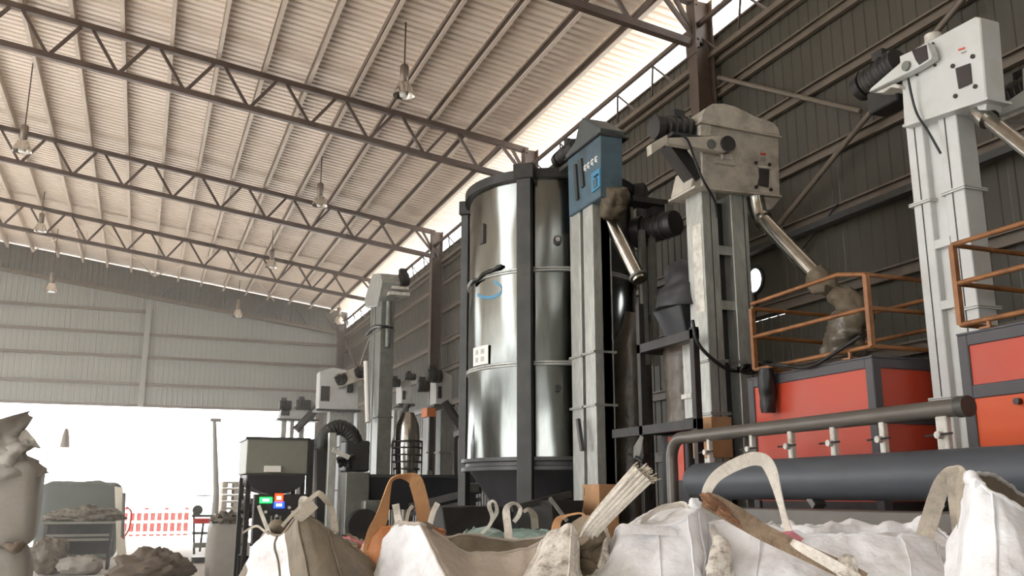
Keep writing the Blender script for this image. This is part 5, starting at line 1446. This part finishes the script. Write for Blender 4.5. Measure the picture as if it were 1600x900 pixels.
strap(b6, [(1100, 780, 2.72), (1118, 788, 2.71), (1150, 806, 2.7), (1190, 830, 2.68), (1230, 850, 2.66), (1275, 871, 2.64), (1320, 892, 2.62), (1350, 908, 2.6)], [.045, .056, .056, .05, .046, .046, .05, .05], 'strap_brown', thick=.01, name='strap')
strap(b6, [(1237, 846, 2.66), (1246, 852, 2.63), (1266, 863, 2.60), (1300, 882, 2.58), (1345, 910, 2.56)], [.016, .024, .03, .032, .034], 'strap_white', thick=.008, name='strap')
b = MB(); rn = random.Random(8)
for k_ in range(70):
    u_ = rn.uniform(-1, 1)
    s_ = atw(1100 + rn.uniform(-4, 10) + u_ * 4, 781 + u_ * 10, 2.69)
    L_ = rn.uniform(.3, 1)
    e_ = atw(1100 + 55 * L_ + u_ * 5, 781 + 34 * L_ + u_ * 11, 2.685 + rn.uniform(-.01, .004))
    m__ = s_.lerp(e_, .5) + Vector((rn.uniform(-.008, .008), rn.uniform(-.012, .0), rn.uniform(-.008, .008)))
    b.tube([s_, m__, e_], rn.uniform(.0025, .005), 5)
b.build('rusty_fibres', 'strap_rust', b6, kind='stuff')
pk = MB(); v = [atw(1212, 832, 2.74), atw(1238, 829, 2.72), atw(1256, 842, 2.72), atw(1242, 854, 2.71), atw(1218, 847, 2.73)]
v += [p + (p - EYE).normalized() * .015 for p in v]
pk.add(v, [(0, 1, 2, 3, 4), (9, 8, 7, 6, 5)] + [(i, (i + 1) % 5, (i + 1) % 5 + 5, i + 5) for i in range(5)]); pk.build('pink_patch', 'bag_pink', b6)
cloth_tube([atw(1114, 822, 2.96), atw(1120, 845, 2.86), atw(1126, 870, 2.8), atw(1122, 905, 2.76)], [.006, .02, .035, .04], amp=.02, freq=14, seed=5).build('stained_corner', 'bag_dirty', b6, smooth=60)
cloth_tube([atw(1318, 905, 2.58), atw(1325, 885, 2.6), atw(1338, 882, 2.6)], [.03, .03, .01], amp=.02, freq=20, seed=9).build('torn_tuft', 'bag_dirty', b6, smooth=60)
# 7 nearest tall bag, right
b7, g, _ = bulk_bag('tall near white bulk bag at the right edge with a doubled loop on its corner',
    [(1513, 748, 2.25, 1508, 2.18), (1520, 748, 2.18, 1518, 2.08), (1540, 762, 2.12, 1548, 2.0), (1570, 780, 2.1, 1585, 1.96), (1602, 798, 2.1, 1620, 1.96), (1680, 832, 2.15, 1700, 2.02), (1780, 850, 2.4, 1790, 2.3),
     (1760, 840, 2.8, 1770, 2.8), (1660, 800, 2.9, 1660, 2.95), (1600, 775, 2.75, 1600, 2.85), (1562, 748, 2.6, 1560, 2.7), (1536, 741, 2.5, 1530, 2.6), (1518, 744, 2.38, 1510, 2.45)], 'bag_white', 'bag_beige', seed=7, drop=.10, amp=.024, rag=.006, seams=(2.4,))
cloth_tube([atw(1513, 744, 2.22), atw(1520, 750, 2.17), atw(1530, 756, 2.13)], [.012, .016, .012], amp=.012, freq=20).build('corner_tuft', 'bag_white', b7, smooth=60)
strap(b7, [(1445, 838, 2.72), (1452, 815, 2.70), (1463, 780, 2.66), (1472, 756, 2.6), (1484, 738, 2.56), (1494, 732, 2.52), (1502, 734, 2.5), (1504, 750, 2.46), (1505, 790, 2.42), (1507, 852, 2.4)],
      [.05, .05, .048, .044, .034, .02, .018, .028, .03, .034], 'strap_grey', [0, 0, 0, 0, 20, 50, 40, 0, 0, 0], thick=.005)
strap(b7, [(1496, 734, 2.54), (1490, 748, 2.56), (1494, 785, 2.56), (1500, 820, 2.55), (1503, 850, 2.5)], [.02, .034, .04, .045, .045], 'strap_grey', name='strap')
# bags further back
b8, g, _ = bulk_bag('pale teal bulk bag with white loops, behind the sagging white bag',
    [(722, 850, 4.1, 720, 4.05), (732, 838, 4.05, 730, 4.0), (760, 845, 4.0, 760, 3.95), (800, 848, 4.0, 800, 3.95), (846, 842, 4.05, 848, 4.0), (858, 834, 4.3, 860, 4.3),
     (846, 828, 4.7, 848, 4.7), (800, 834, 4.85, 800, 4.85), (752, 830, 4.8, 750, 4.8), (730, 830, 4.5, 726, 4.5)], 'bag_teal', 'bag_teal', seed=8, drop=-.01, amp=.03, rag=.02)
strap(b8, [(752, 834, 4.3), (764, 822, 4.3), (769, 808, 4.3), (764, 790, 4.3), (768, 783, 4.3), (774, 786, 4.3), (776, 800, 4.32), (768, 815, 4.35)], [.016, .016, .018, .02, .012, .012, .02, .016], 'strap_white')
strap(b8, [(794, 860, 3.9), (794, 830, 3.95), (791, 800, 4.0), (796, 789, 4.02), (806, 787, 4.04), (813, 795, 4.05), (810, 806, 4.06), (803, 815, 4.08)], [.034, .034, .034, .02, .016, .02, .02, .018], 'strap_white', [0, 0, 0, 30, 60, 30, 0, 0])
strap(b8, [(818, 800, 4.4), (826, 796, 4.4), (834, 806, 4.42), (836, 826, 4.44)], [.014, .02, .036, .036], 'strap_grey')
strap(b8, [(800, 840, 3.9), (808, 846, 3.9), (820, 856, 3.9)], [.01, .02, .02], 'strap_white', name='strap')
b9, g, _ = bulk_bag('low pale bag with a pink patch, between the beige and the brown bags',
    [(520, 855, 4.3, 520, 4.25), (545, 846, 4.25, 545, 4.2), (566, 856, 4.25, 568, 4.2), (580, 865, 4.4, 582, 4.4), (570, 846, 4.8, 570, 4.8), (540, 838, 4.9, 540, 4.9), (518, 845, 4.6, 518, 4.6)], 'bag_beige', 'bag_pink', seed=9, drop=-.0, amp=.02, rag=.012)
